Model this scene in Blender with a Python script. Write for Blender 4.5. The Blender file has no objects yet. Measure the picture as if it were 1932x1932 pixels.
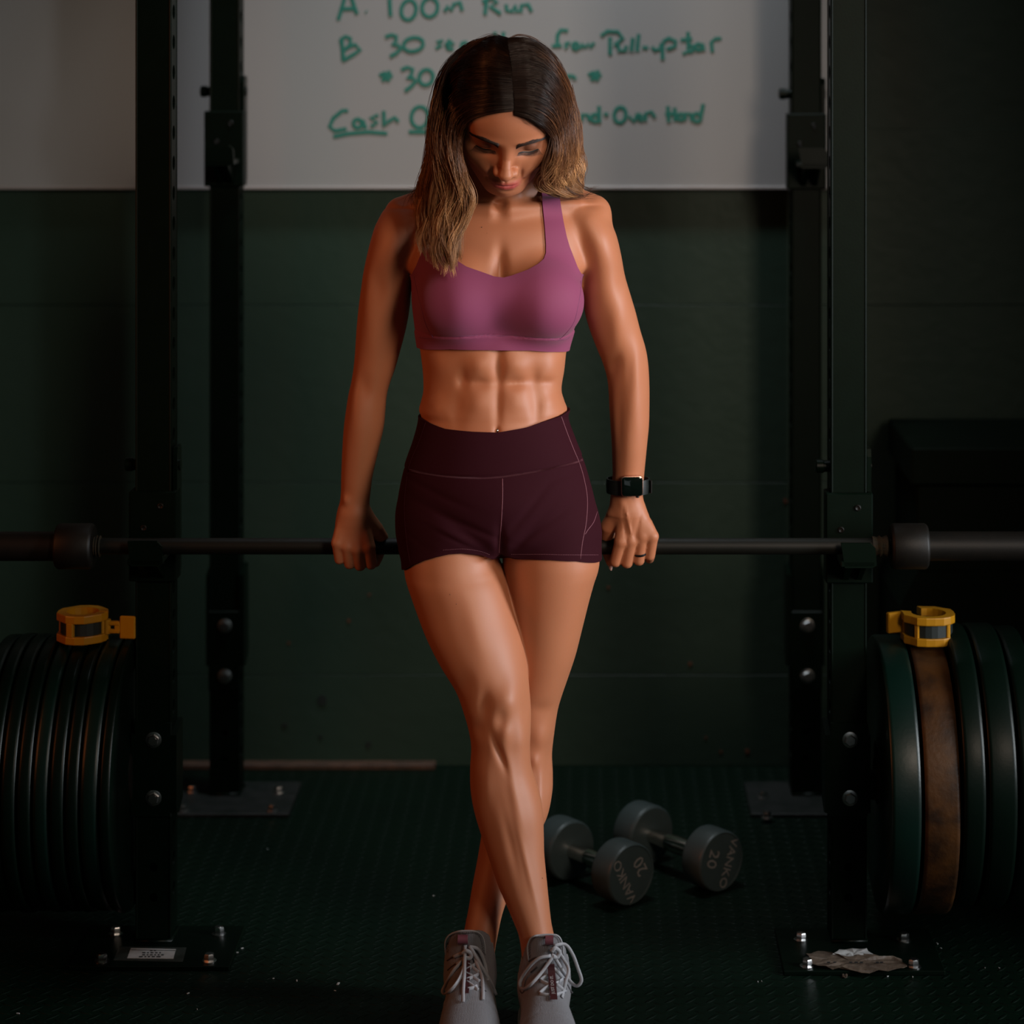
import bpy, math, random
import numpy as np
from mathutils import Vector, Matrix

# ------------------------------------------------------------------ camera, world, lights
SC = bpy.context.scene
COL = SC.collection
FPX, VPX, VPY, CH = 4520.0, 1112.0, 80.0, 1.51      # focal length in px, level eye line, eye height
cam_d = bpy.data.cameras.new('camera'); cam = bpy.data.objects.new('camera', cam_d); COL.objects.link(cam)
cam.location = (0, 0, CH); cam.rotation_euler = (math.pi/2, 0, 0)
cam_d.sensor_width = 36; cam_d.lens = FPX*36/1932
cam_d.shift_x = (966-VPX)/1932; cam_d.shift_y = -(966-VPY)/1932
cam_d.clip_start = .05; cam_d.clip_end = 60
cam_d.dof.use_dof = True; cam_d.dof.focus_distance = 3.76; cam_d.dof.aperture_fstop = 2.8
SC.camera = cam
SC.view_settings.view_transform = 'Standard'; SC.view_settings.look = 'None'
SC.view_settings.exposure = 0.0; SC.view_settings.gamma = 1.0
SC.view_settings.use_curve_mapping = False
wd = bpy.data.worlds.new('world'); SC.world = wd; wd.use_nodes = True
wbg = wd.node_tree.nodes['Background']; wbg.inputs[0].default_value = (.25, .95, .55, 1); wbg.inputs[1].default_value = .010

def area(name, loc, target, sx, sy, power, color, spread=None):
    l = bpy.data.lights.new(name, 'AREA'); l.shape = 'RECTANGLE'; l.size = sx; l.size_y = sy
    l.energy = power; l.color = color
    if spread: l.spread = math.radians(spread)
    o = bpy.data.objects.new(name, l); COL.objects.link(o); o.location = loc
    d = Vector(target)-Vector(loc); o.rotation_euler = d.to_track_quat('-Z', 'Y').to_euler()
    return o
area('window_light', (2.55, 2.92, 1.30), (-.2, 3.8, .85), .6, 1.5, 17.5, (.90, .95, 1.0), 80)
area('front_fill_light', (1.3, 1.5, 1.95), (-.26, 4.5, .95), .5, 1.2, 3.5, (1.0, .80, .64), 43)  # added soft warm fill from the front right, not a real window
area('lamp_light', (-2.4, 2.9, 1.5), (-.2, 3.85, .9), .5, 1.4, 2.0, (1.0, .26, .08), 75)
area('open_door_light', (.9, -2.6, 1.0), (-.1, 5, 1.2), 1.7, 1.3, 3.0, (.86, .95, 1.0))
area('wall_wash_light', (-.02, 4.40, 3.2), (-.10, 4.99, .8), .6, .22, 4.8, (.84, .94, 1.0), 62)  # added wash to brighten the board and wall behind her, no real fixture

# ------------------------------------------------------------------ small helpers
def W(px, py, Y): return Vector(((px-VPX)*Y/FPX, Y, CH-(py-VPY)*Y/FPX))
def Wx(px, Y): return (px-VPX)*Y/FPX
def Wz(py, Y): return CH-(py-VPY)*Y/FPX

def tag(o, label=None, cat=None, group=None, kind=None):
    if label: o['label'] = label
    if cat: o['category'] = cat
    if group: o['group'] = group
    if kind: o['kind'] = kind
    return o
def empty(name, loc=(0, 0, 0), label=None, cat=None, group=None):
    o = bpy.data.objects.new(name, None); COL.objects.link(o); o.location = loc; o.empty_display_size = .05
    return tag(o, label, cat, group)
def link(name, me, mat=None, parent=None, smooth=False):
    """world-space mesh, origin kept under its parent"""
    o = bpy.data.objects.new(name, me); COL.objects.link(o)
    if mat is not None: me.materials.append(mat)
    if parent is not None:
        o.parent = parent
        p = parent; off = Vector((0, 0, 0))
        while p is not None: off += p.location; p = p.parent
        o.location = (0, 0, 0)
        me.transform(Matrix.Translation(-off))
    if smooth: me.polygons.foreach_set('use_smooth', np.ones(len(me.polygons), bool))
    return o
def np_mesh(name, V, Fq):
    """V (n,3), Fq (m,3|4)"""
    me = bpy.data.meshes.new(name); V = np.asarray(V, np.float32); Fq = np.asarray(Fq, np.int32)
    n, m, k = len(V), len(Fq), Fq.shape[1]
    me.vertices.add(n); me.vertices.foreach_set('co', V.ravel())
    me.loops.add(m*k); me.loops.foreach_set('vertex_index', Fq.ravel())
    me.polygons.add(m); me.polygons.foreach_set('loop_start', np.arange(0, m*k, k, dtype=np.int32))
    me.update(calc_edges=True)
    return me

class MB:
    """collects shapes in one mesh"""
    def __init__(s): s.v = []; s.f = []
    def add(s, v, f):
        b = len(s.v); s.v += [tuple(p) for p in v]; s.f += [tuple(i+b for i in q) for q in f]; return s
    def box(s, c, d, rot=None, ch=0.0):
        """box of full size d, edges chamfered by ch"""
        hx, hy, hz = d[0]/2, d[1]/2, d[2]/2; c = Vector(c)
        if ch <= 0:
            v = [Vector((x*hx, y*hy, z*hz)) for z in (-1, 1) for y in (-1, 1) for x in (-1, 1)]
            f = [(0, 2, 3, 1), (4, 5, 7, 6), (0, 1, 5, 4), (2, 6, 7, 3), (0, 4, 6, 2), (1, 3, 7, 5)]
        else:
            import itertools
            v = []; idx = {}
            for sx, sy, sz in itertools.product((-1, 1), repeat=3):
                for ax in range(3):
                    p = [sx*(hx-ch), sy*(hy-ch), sz*(hz-ch)]
                    p[ax] = (sx*hx, sy*hy, sz*hz)[ax]
                    idx[(sx, sy, sz, ax)] = len(v); v.append(Vector(p))
            f = []
            for ax in range(3):
                o = [a for a in range(3) if a != ax]
                for sg in (-1, 1):
                    q = []
                    for a, b in ((-1, -1), (1, -1), (1, 1), (-1, 1)):
                        k = [0, 0, 0]; k[ax] = sg; k[o[0]] = a; k[o[1]] = b; q.append(idx[(*k, ax)])
                    f.append(tuple(q))
            for ax in range(3):
                o = [a for a in range(3) if a != ax]
                for a in (-1, 1):
                    for b in (-1, 1):
                        q = []
                        for e, w in ((-1, o[0]), (1, o[0]), (1, o[1]), (-1, o[1])):
                            k = [0, 0, 0]; k[ax] = e; k[o[0]] = a; k[o[1]] = b; q.append(idx[(*k, w)])
                        f.append(tuple(q))
            for sx, sy, sz in itertools.product((-1, 1), repeat=3):
                f.append(tuple(idx[(sx, sy, sz, a)] for a in range(3)))
        if rot is not None: v = [rot @ p for p in v]
        return s.add([p+c for p in v], f)
    def lathe(s, prof, c, axis='Z', n=24, rot=None, close=False):
        """prof [(r, h)...] spun round axis through c; ends with r=0 are capped by a fan ring"""
        v = []; f = []; c = Vector(c); m = len(prof)
        for r, h in prof:
            for i in range(n):
                a = 2*math.pi*i/n; x, y = r*math.cos(a), r*math.sin(a)
                p = {'Z': (x, y, h), 'X': (h, x, y), 'Y': (y, h, x)}[axis]
                v.append(Vector(p))
        for j in range(m if close else m-1):
            k = (j+1) % m
            for i in range(n):
                f.append((j*n+i, j*n+(i+1) % n, k*n+(i+1) % n, k*n+i))
        if not close:
            f.append(tuple(reversed(range(n)))); f.append(tuple((m-1)*n+i for i in range(n)))
        if rot is not None: v = [rot @ p for p in v]
        return s.add([p+c for p in v], f)
    def prism(s, poly, d0, d1, plane='XZ', c=(0, 0, 0)):
        """poly in the plane, extruded from d0 to d1 on the third axis"""
        n = len(poly); v = []
        for d in (d0, d1):
            for a, b in poly:
                v.append({'XZ': (a, d, b), 'XY': (a, b, d), 'YZ': (d, a, b)}[plane])
        f = [tuple(range(n)), tuple(range(2*n-1, n-1, -1))]
        f += [(i, i+n, (i+1) % n+n, (i+1) % n) for i in range(n)]
        return s.add([Vector(p)+Vector(c) for p in v], f)
    def tube(s, pts, r, n=6, flat=1.0, up=Vector((0, -1, 0)), cap=True):
        pts = [Vector(p) for p in pts]; m = len(pts)
        rr = r if hasattr(r, '__len__') else [r]*m
        v = []; f = []
        for i, p in enumerate(pts):
            t = (pts[min(i+1, m-1)]-pts[max(i-1, 0)]).normalized()
            u = up-t*up.dot(t)
            if u.length < 1e-3: u = Vector((1, 0, .01))-t*t.x
            u.normalize(); w = t.cross(u)
            for k in range(n):
                a = 2*math.pi*k/n
                v.append(p+w*math.cos(a)*rr[i]+u*math.sin(a)*rr[i]*flat)
        for i in range(m-1):
            for k in range(n):
                f.append((i*n+k, i*n+(k+1) % n, (i+1)*n+(k+1) % n, (i+1)*n+k))
        if cap: f.append(tuple(reversed(range(n)))); f.append(tuple((m-1)*n+k for k in range(n)))
        return s.add(v, f)
    def build(s, name, mat=None, parent=None, smooth=False, auto=False):
        me = bpy.data.meshes.new(name); me.from_pydata([tuple(p) for p in s.v], [], s.f)
        import bmesh
        bm = bmesh.new(); bm.from_mesh(me); bmesh.ops.recalc_face_normals(bm, faces=bm.faces); bm.to_mesh(me); bm.free()
        if auto:
            me.polygons.foreach_set('use_smooth', np.ones(len(me.polygons), bool))
            me.set_sharp_from_angle(angle=math.radians(35))
        return link(name, me, mat, parent, smooth)

# ------------------------------------------------------------------ materials
def lin(c): return tuple(((x/255)/12.92 if x/255 <= .04045 else ((x/255+.055)/1.055)**2.4) for x in c)
def mat(name, col, rough=.5, metal=0., spec=.5, noise=None, bump=None, sss=0., coat=0., sheen=0., attr=None):
    """noise=(scale, amount, colour2)  bump=(scale, strength, distance)"""
    m = bpy.data.materials.new(name); m.use_nodes = True; nt = m.node_tree; N = nt.nodes; L = nt.links
    b = N['Principled BSDF']; b.inputs['Base Color'].default_value = (*col, 1)
    b.inputs['Roughness'].default_value = rough; b.inputs['Metallic'].default_value = metal
    b.inputs['Specular IOR Level'].default_value = spec
    b.inputs['Coat Weight'].default_value = coat; b.inputs['Sheen Weight'].default_value = sheen
    if sss:
        b.inputs['Subsurface Weight'].default_value = sss; b.inputs['Subsurface Radius'].default_value = (1, .35, .18)
        b.inputs['Subsurface Scale'].default_value = .012
    tc = N.new('ShaderNodeTexCoord'); src = None
    if attr:
        a = N.new('ShaderNodeAttribute'); a.attribute_name = attr; src = a.outputs['Color']; L.new(src, b.inputs['Base Color'])
    if noise:
        n = N.new('ShaderNodeTexNoise'); n.inputs['Scale'].default_value = noise[0]; n.inputs['Detail'].default_value = 6
        L.new(tc.outputs['Object'], n.inputs['Vector'])
        r = N.new('ShaderNodeMapRange'); r.inputs[1].default_value = .38; r.inputs[2].default_value = .66
        r.inputs[3].default_value = 0; r.inputs[4].default_value = noise[1]; L.new(n.outputs[0], r.inputs[0])
        x = N.new('ShaderNodeMix'); x.data_type = 'RGBA'; x.inputs[6].default_value = (*col, 1); x.inputs[7].default_value = (*noise[2], 1)
        if src: L.new(src, x.inputs[6])
        L.new(r.outputs[0], x.inputs[0]); L.new(x.outputs[2], b.inputs['Base Color'])
    if bump:
        n = N.new('ShaderNodeTexNoise'); n.inputs['Scale'].default_value = bump[0]; n.inputs['Detail'].default_value = 4
        L.new(tc.outputs['Object'], n.inputs['Vector'])
        u = N.new('ShaderNodeBump'); u.inputs['Strength'].default_value = bump[1]; u.inputs['Distance'].default_value = bump[2]
        L.new(n.outputs[0], u.inputs['Height']); L.new(u.outputs[0], b.inputs['Normal'])
    return m
M = {}
M['skin'] = mat('skin', (.44, .19, .10), .52, spec=.50, sss=.10, noise=(9, .22, (.36, .12, .055)), bump=(420, .12, .0006), attr='tint')
M['bra'] = mat('plum_fabric', (.235, .050, .115), .7, spec=.2, sheen=.1, bump=(900, .15, .0004))
M['shorts'] = mat('maroon_fabric', (.030, .0060, .0100), .8, spec=.05, bump=(900, .15, .0004))
M['thread'] = mat('pink_thread', (.17, .055, .075), .7)
M['bra_thread'] = mat('plum_thread', (.20, .045, .12), .7)
M['hair'] = mat('hair', (.03, .012, .006), .36, spec=.5, attr='tint')
M['hair_under'] = mat('hair_underlayer_matte', (.02, .009, .005), .9, spec=.05, attr='tint')
M['lash'] = mat('lash_black', (.004, .003, .003), .5)
M['brow'] = mat('brow_brown', (.022, .009, .005), .6)
M['nail'] = mat('nail_pink', (.62, .36, .30), .25)
M['black'] = mat('black_powder_coat', (.0008, .0042, .0019), .45, spec=.10, noise=(30, .5, (.0014, .0058, .003)), bump=(260, .12, .0008))
M['black_plain'] = mat('black_enamel', (.0008, .0045, .0020), .34, spec=.18)
M['steel_dark'] = mat('blackened_steel', (.006, .0045, .003), .5, spec=.28, noise=(60, .5, (.003, .0028, .002)), bump=(400, .2, .0006))
M['shaft'] = mat('dark_shaft', (.005, .005, .0032), .5, spec=.3, bump=(900, .35, .0006))
M['bolt'] = mat('zinc_bolt', (.55, .55, .55), .26, metal=1.)
M['rust'] = mat('rusty_tape', (.030, .016, .004), .8, noise=(120, .9, (.006, .008, .003)), bump=(200, .8, .002))
M['rubber'] = mat('black_rubber', (.0010, .0048, .0026), .36, spec=.2, noise=(14, .5, (.0016, .0060, .0036)), bump=(160, .15, .0008))
M['green_rubber'] = mat('dark_green_rubber', (.0012, .0105, .0070), .36, spec=.36, noise=(14, .4, (.0015, .0055, .0042)), bump=(160, .15, .0008))
M['yellow_rubber'] = mat('worn_yellow_rubber', (.060, .022, .004), .5, spec=.3, noise=(26, .85, (.012, .005, .002)), bump=(90, .5, .0016))
M['yellow'] = mat('yellow_nylon', (.42, .19, .004), .38, spec=.5, noise=(60, .3, (.34, .13, .003)))
M['pad'] = mat('black_pad', (.005, .010, .009), .6)
M['urethane'] = mat('grey_urethane', (.045, .064, .066), .42, spec=.4, noise=(40, .4, (.034, .050, .050)), bump=(300, .2, .0006))
M['letter'] = mat('grey_lettering', (.22, .20, .19), .6)
M['chrome'] = mat('chrome', (.75, .72, .68), .12, metal=1.)
M['paper'] = mat('sticker_paper', (.42, .42, .42), .6, noise=(60, .5, (.28, .27, .25)))
M['dusty'] = mat('dusty_steel', (.015, .016, .015), .6, spec=.3, noise=(35, .9, (.006, .009, .007)))
M['mole'] = mat('mole_brown', (.11, .042, .022), .6)
M['print'] = mat('printed_ink', (.01, .01, .01), .6)
M['tape'] = mat('clear_tape', (.035, .04, .036), .22, noise=(50, .6, (.014, .018, .016)))
M['card'] = mat('torn_brown_card', (.12, .085, .06), .55, noise=(70, .7, (.05, .03, .018)), bump=(80, .8, .003))
M['chip'] = mat('orange_primer', (.09, .026, .009), .8)
M['chip_dark'] = mat('dark_chip', (.004, .009, .007), .8)
M['knit'] = mat('grey_knit', (.20, .195, .21), .75, sheen=.2)
M['tongue'] = mat('grey_tongue_fabric', (.20, .185, .19), .8, bump=(700, .2, .0006))
M['edge'] = mat('pale_edge_binding', (.36, .36, .38), .7)
M['sole'] = mat('offwhite_foam', (.50, .46, .40), .6)
M['lace'] = mat('grey_lace', (.38, .38, .41), .75, bump=(1200, .3, .0006))
M['maroon'] = mat('maroon_satin', (.15, .045, .06), .4)
M['maroon_dark'] = mat('dark_maroon_tape', (.055, .012, .014), .45)
M['stitch'] = mat('dark_stitch', (.05, .045, .05), .8)
M['silver_print'] = mat('silver_print', (.45, .42, .42), .5)
M['watch'] = mat('rose_gold_case', (.62, .36, .28), .25, metal=1.)
M['glass'] = mat('black_glass', (.002, .004, .003), .07, spec=.6)
M['strap'] = mat('black_silicone', (.005, .008, .007), .45)
M['ring'] = mat('black_silicone_ring', (.004, .004, .005), .35)
M['ink'] = mat('teal_marker', (.012, .17, .13), .6)
M['wood'] = mat('orange_wood_strip', (.075, .034, .018), .7, noise=(30, .7, (.03, .016, .008)))
M['board'] = mat('white_board', (.33, .33, .33), .36, spec=.4, noise=(1.3, .25, (.29, .285, .28)))
M['wall'] = mat('dark_grey_paint', (.020, .040, .028), .45, spec=.25, noise=(2.2, .6, (.027, .046, .033)), bump=(30, .25, .004))
M['edge_grey'] = mat('board_edge', (.33, .30, .29), .5)
M['cabinet'] = mat('black_cabinet', (.0006, .0040, .0015), .7, spec=.1)
# rubber floor: raised diamond tread as fine relief
m = M['floor'] = mat('rubber_tread_floor', (.0009, .0062, .0030), .48, spec=.16, noise=(3, .5, (.0015, .010, .0045)))
nt = m.node_tree; N = nt.nodes; L = nt.links
tc = N.new('ShaderNodeTexCoord'); b = N['Principled BSDF']
def tread(shift, ang):
    mp = N.new('ShaderNodeMapping'); mp.inputs['Location'].default_value = shift; L.new(tc.outputs['Object'], mp.inputs[0])
    sv = N.new('ShaderNodeVectorMath'); sv.operation = 'MULTIPLY'; sv.inputs[1].default_value = (1/.032, 1/.032, 0); L.new(mp.outputs[0], sv.inputs[0])
    fr = N.new('ShaderNodeVectorMath'); fr.operation = 'FRACTION'; L.new(sv.outputs[0], fr.inputs[0])
    sb = N.new('ShaderNodeVectorMath'); sb.operation = 'SUBTRACT'; sb.inputs[1].default_value = (.5, .5, 0); L.new(fr.outputs[0], sb.inputs[0])
    ro = N.new('ShaderNodeVectorRotate'); ro.inputs['Angle'].default_value = ang; ro.rotation_type = 'Z_AXIS'; L.new(sb.outputs[0], ro.inputs[0])
    sc = N.new('ShaderNodeVectorMath'); sc.operation = 'MULTIPLY'; sc.inputs[1].default_value = (2.3, 9.0, 0); L.new(ro.outputs[0], sc.inputs[0])
    ln = N.new('ShaderNodeVectorMath'); ln.operation = 'LENGTH'; L.new(sc.outputs[0], ln.inputs[0])
    mr = N.new('ShaderNodeMapRange'); mr.inputs[1].default_value = 1.0; mr.inputs[2].default_value = .55; mr.inputs[3].default_value = 0; mr.inputs[4].default_value = 1
    L.new(ln.outputs['Value'], mr.inputs[0]); return mr.outputs[0]
a1 = tread((0, 0, 0), .5); a2 = tread((.016, .016, 0), -.9)
mx = N.new('ShaderNodeMath'); mx.operation = 'MAXIMUM'; L.new(a1, mx.inputs[0]); L.new(a2, mx.inputs[1])
bp = N.new('ShaderNodeBump'); bp.inputs['Distance'].default_value = .0022; bp.inputs['Strength'].default_value = .9
L.new(mx.outputs[0], bp.inputs['Height']); L.new(bp.outputs[0], b.inputs['Normal'])
# knitted shoe upper
m = M['knit']; nt = m.node_tree; N = nt.nodes; L = nt.links; tc = N.new('ShaderNodeTexCoord')
wv = N.new('ShaderNodeTexWave'); wv.inputs['Scale'].default_value = 150; wv.inputs['Distortion'].default_value = 2.5; wv.inputs['Detail Scale'].default_value = 3
L.new(tc.outputs['Object'], wv.inputs[0])
nz = N.new('ShaderNodeTexNoise'); nz.inputs['Scale'].default_value = 700; L.new(tc.outputs['Object'], nz.inputs[0])
ad = N.new('ShaderNodeMath'); ad.operation = 'MULTIPLY'; L.new(wv.outputs['Fac'], ad.inputs[0]); L.new(nz.outputs[0], ad.inputs[1])
bp = N.new('ShaderNodeBump'); bp.inputs['Distance'].default_value = .0012; bp.inputs['Strength'].default_value = .7
L.new(ad.outputs[0], bp.inputs['Height']); L.new(bp.outputs[0], N['Principled BSDF'].inputs['Normal'])
# ------------------------------------------------------------------ the setting
floor = MB().box((0, 1.9, -.05), (8.4, 6.4, .1)).build('floor', M['floor']); floor['kind'] = 'structure'
wall = MB().box((0, 5.08, 1.6), (8.4, .12, 3.2)).build('wall_back', M['wall']); wall['kind'] = 'structure'
# painted courses of the lower wall, with shallow recessed joints at the heights the photograph shows
zs = [0.0, .190, .592, .962, 1.33]
xs = [-4.2, -1.42, 1.02, 4.2]
for i in range(4):
    for j in range(3):
        a, c = zs[i], zs[i+1]; u, w = xs[j], xs[j+1]
        MB().box(((u+w)/2, 5.01, (a+c)/2), (w-u-.0015, .0204, c-a-.0016), ch=.0004).build('wall_panel', M['wall'], wall)
for px, py, r, dk in [(1302, 1252, 4, 0), (1410, 1417, 5, 0), (1482, 945, 5, 0), (1148, 1108, 3.5, 0), (697, 1122, 3, 0), (658, 1171, 4, 0),
                      (545, 1213, 3, 0), (1332, 1392, 3, 0), (1360, 1418, 3, 0), (608, 1322, 11, 1), (537, 1368, 6, 1), (695, 1405, 7, 1), (605, 1390, 5, 1)]:
    rnd = random.Random(int(px)); c = W(px, py, 4.9985); rr = r*4.99/FPX
    poly = [(c.x+rr*rnd.uniform(.7, 1.1)*math.cos(t*.9), c.z+rr*rnd.uniform(.7, 1.1)*math.sin(t*.9)) for t in range(7)]
    MB().prism(poly, 4.9980, 4.9995).build('paint_chip', M['chip_dark' if dk else 'chip'], wall)
tr = MB().box((-1.12, 4.985, .006), (1.60, .03, .012), ch=.002).build('trim_1', M['wood']); tr['kind'] = 'structure'
wr = MB().box((1.30, 4.375, 1.6), (.1, 1.33, 3.2)).build('light_block_wall', M['wall']); wr['kind'] = 'structure'  # unseen slab added to keep the key light off the back wall
wl = MB().box((-4.25, 1.9, 1.6), (.1, 6.4, 3.2)).build('wall_left', M['wall']); wl['kind'] = 'structure'

# ------------------------------------------------------------------ white board with the marker writing
bd = empty('whiteboard', (-.53, 4.99, 1.2), 'large white board with teal handwritten workout notes on the back wall', 'whiteboard')
zb = Wz(356, 4.98)
MB().box((-.63, 4.988, (zb+2.5)/2), (2.34, .02, 2.5-zb), ch=.002).build('board_panel', M['board'], bd)
MB().box((-.63, 4.976, zb+.002), (2.34, .006, .006), ch=.001).build('board_edge', M['edge_grey'], bd)
def ell(cx, cy, rx, ry, tilt=0, n=14, a0=0, a1=360):
    out = []
    for i in range(n+1):
        a = math.radians(a0+(a1-a0)*i/n); x = rx*math.cos(a); y = ry*math.sin(a); t = math.radians(tilt)
        out.append((cx+x*math.cos(t)-y*math.sin(t), cy+x*math.sin(t)+y*math.cos(t)))
    return out
def star(x, y, r): return [[(x-r, y-2), (x+r, y+1)], [(x-r*.5, y+r*.8), (x+r*.6, y-r*.7)], [(x-r*.4, y-r*.6), (x+r*.5, y+r*.8)]]
LINES = {
 'first': [[(638, 38), (643, 22), (651, -6)], [(662, -8), (669, 14), (674, 27)], [(645, 17), (672, 16)], [(690, 22), (692, 23)], [(735, -3), (737, 31)],
   ell(771, 19, 14, 19, 12), ell(811, 14, 15, 18, 10), [(839, 22), (845, 12), (851, 20), (856, 8), (868, 4), (872, 20)],
   [(915, 28), (918, 0)], [(910, 3), (928, -4), (938, 4), (925, 12), (945, 26)], [(955, 8), (956, 20), (966, 22), (972, 10), (975, 24)], [(982, 24), (984, 10), (996, 8), (1003, 22)]],
 'second': [[(643, 82), (644, 74), (652, 69), (661, 72), (661, 84), (650, 95)], [(645, 76), (647, 100), (648, 116)], [(655, 90), (670, 84), (680, 94), (665, 104), (648, 114)],
   [(727, 70), (738, 66), (748, 68), (747, 78), (740, 84), (752, 86), (757, 91), (748, 100), (736, 107)], ell(780, 84, 19, 13, -12),
   [(836, 77), (825, 79), (832, 87), (822, 91)], [(840, 88), (856, 81), (848, 76), (842, 84), (845, 92), (856, 93)], [(882, 80), (872, 81), (869, 89), (880, 95)],
   [(934, 60), (932, 96)], [(950, 60), (948, 96)], [(932, 78), (949, 77)], ell(963, 88, 6, 6), [(969, 82), (971, 95)], [(977, 95), (979, 82), (988, 84), (989, 95)], ell(1001, 88, 6, 6), [(1007, 82), (1009, 104), (998, 108)],
   [(1072, 58), (1058, 57), (1052, 66), (1051, 90)], [(1041, 87), (1060, 86)], [(1068, 92), (1068, 82), (1076, 81)], ell(1086, 87, 5, 6), [(1097, 92), (1099, 83), (1105, 90), (1110, 82), (1114, 90), (1121, 80)],
   [(1151, 104), (1151, 70)], [(1134, 68), (1146, 59), (1166, 60), (1175, 72), (1159, 86)], [(1166, 85), (1168, 96), (1179, 96), (1182, 86)], [(1191, 98), (1194, 71)], [(1202, 98), (1205, 64)], [(1212, 90), (1223, 90)],
   [(1230, 88), (1235, 95), (1246, 92), (1248, 82)], [(1250, 113), (1250, 80)], [(1250, 79), (1262, 72), (1275, 78), (1273, 88), (1258, 93)], [(1298, 60), (1299, 97), (1288, 102)], [(1284, 76), (1306, 73)], [(1299, 84), (1309, 88), (1306, 97), (1298, 98)],
   ell(1318, 89, 6, 6), [(1325, 82), (1328, 96)], [(1344, 99), (1342, 80), (1350, 73), (1361, 73)]],
 'third': star(728, 143, 13)+[[(757, 132), (768, 127), (779, 130), (776, 142), (768, 147), (780, 148), (785, 153), (775, 164), (764, 172)], ell(804, 146, 13, 15, 20),
   [(848, 140), (838, 142), (845, 149), (835, 154)], [(852, 150), (864, 145), (857, 140), (853, 150), (864, 156)], [(884, 143), (874, 145), (875, 155), (885, 155)],
   ell(1060, 146, 6, 6), [(1071, 152), (1073, 142), (1082, 144), (1086, 150)]]+star(1122, 142, 13),
 'fourth': [[(657, 209), (646, 209), (629, 223), (622, 239), (632, 247), (654, 243)], ell(675, 233, 8, 8), [(684, 226), (690, 243)], [(714, 217), (699, 223), (712, 231), (700, 239)], [(724, 209), (725, 239), (733, 229), (745, 222), (752, 230)],
   [(629, 258), (658, 252), (694, 249), (731, 252)], ell(792, 221, 16, 20, 6), [(771, 249), (800, 249), (858, 250)], [(818, 222), (819, 238), (830, 238), (832, 222), (834, 240)], [(845, 208), (846, 240)], [(839, 220), (854, 219)],
   [(1048, 202), (1049, 230)], [(1062, 202), (1063, 230)], [(1049, 216), (1062, 215)], ell(1075, 223, 6, 6), [(1081, 216), (1083, 230)],
   [(1097, 229), (1099, 216), (1109, 217), (1113, 229)], ell(1123, 223, 7, 7), [(1130, 200), (1131, 232)], [(1139, 216), (1148, 216)], ell(1170, 217, 11, 15, 8), [(1187, 219), (1196, 230), (1203, 214)], [(1203, 223), (1213, 219), (1207, 214), (1204, 224), (1212, 229)],
   [(1217, 229), (1218, 214), (1229, 211), (1236, 222)], [(1260, 200), (1262, 231)], [(1273, 203), (1274, 229)], [(1255, 216), (1278, 214)], ell(1285, 221, 6, 6), [(1292, 227), (1294, 214), (1303, 215), (1306, 229)], ell(1315, 222, 7, 8), [(1327, 196), (1320, 231)]],
}
for k, strokes in LINES.items():
    for i, s in enumerate(strokes):
        MB().tube([W(x, y, 4.9768-.00012*(i % 5)) for x, y in s], .0042, 6, flat=.08, up=Vector((0, -1, 0))).build('marker_stroke', M['ink'], bd)

# ------------------------------------------------------------------ power rack
PL, PR, YN, YB, PW = -.728, .433, 4.0, 4.78, .058
rack = empty('power_rack', ((PL+PR)/2, 4.4, 0), 'black steel power rack of four bolted uprights behind the woman', 'rack')
def face_strip(mb, org, du, dv, w, z0, z1, holes, r, nrm, depth=.0035):
    """a flat face w wide from z0 to z1 with round holes; org is its left bottom corner line"""
    org, du, dv, nrm = map(Vector, (org, du, dv, nrm)); n = 12; hs = sorted(holes)
    cuts = [z0]
    for h in hs: cuts += [h-.0254, h+.0254]
    cuts.append(z1)
    P = lambda u, z: org+du*u+dv*z
    def quad(a, b): mb.add([P(0, a), P(w, a), P(w, b), P(0, b)], [(0, 1, 2, 3)])
    prev = z0
    for h in hs:
        a, b = h-.0254, h+.0254
        if a > prev+1e-4: quad(prev, a)
        sq = []; ci = []; cj = []
        for i in range(n):
            t = 2*math.pi*(i+.5)/n; c, s = math.cos(t), math.sin(t)
            k = min((w/2)/max(abs(c), 1e-6), .0254/max(abs(s), 1e-6))
            if i % 3 == 1:
                c2, s2 = math.copysign(1, c), math.copysign(1, s); sq.append(P(w/2+c2*w/2, h+s2*.0254))
            else: sq.append(P(w/2+c*k, h+s*k))
            ci.append(P(w/2+r*c, h+r*s)); cj.append(P(w/2+r*c, h+r*s)-nrm*depth)
        mb.add(sq+ci+cj, [(i, (i+1) % n, n+(i+1) % n, n+i) for i in range(n)]+[(n+i, n+(i+1) % n, 2*n+(i+1) % n, 2*n+i) for i in range(n)])
        prev = b
    if z1 > prev+1e-4: quad(prev, z1)
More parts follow.
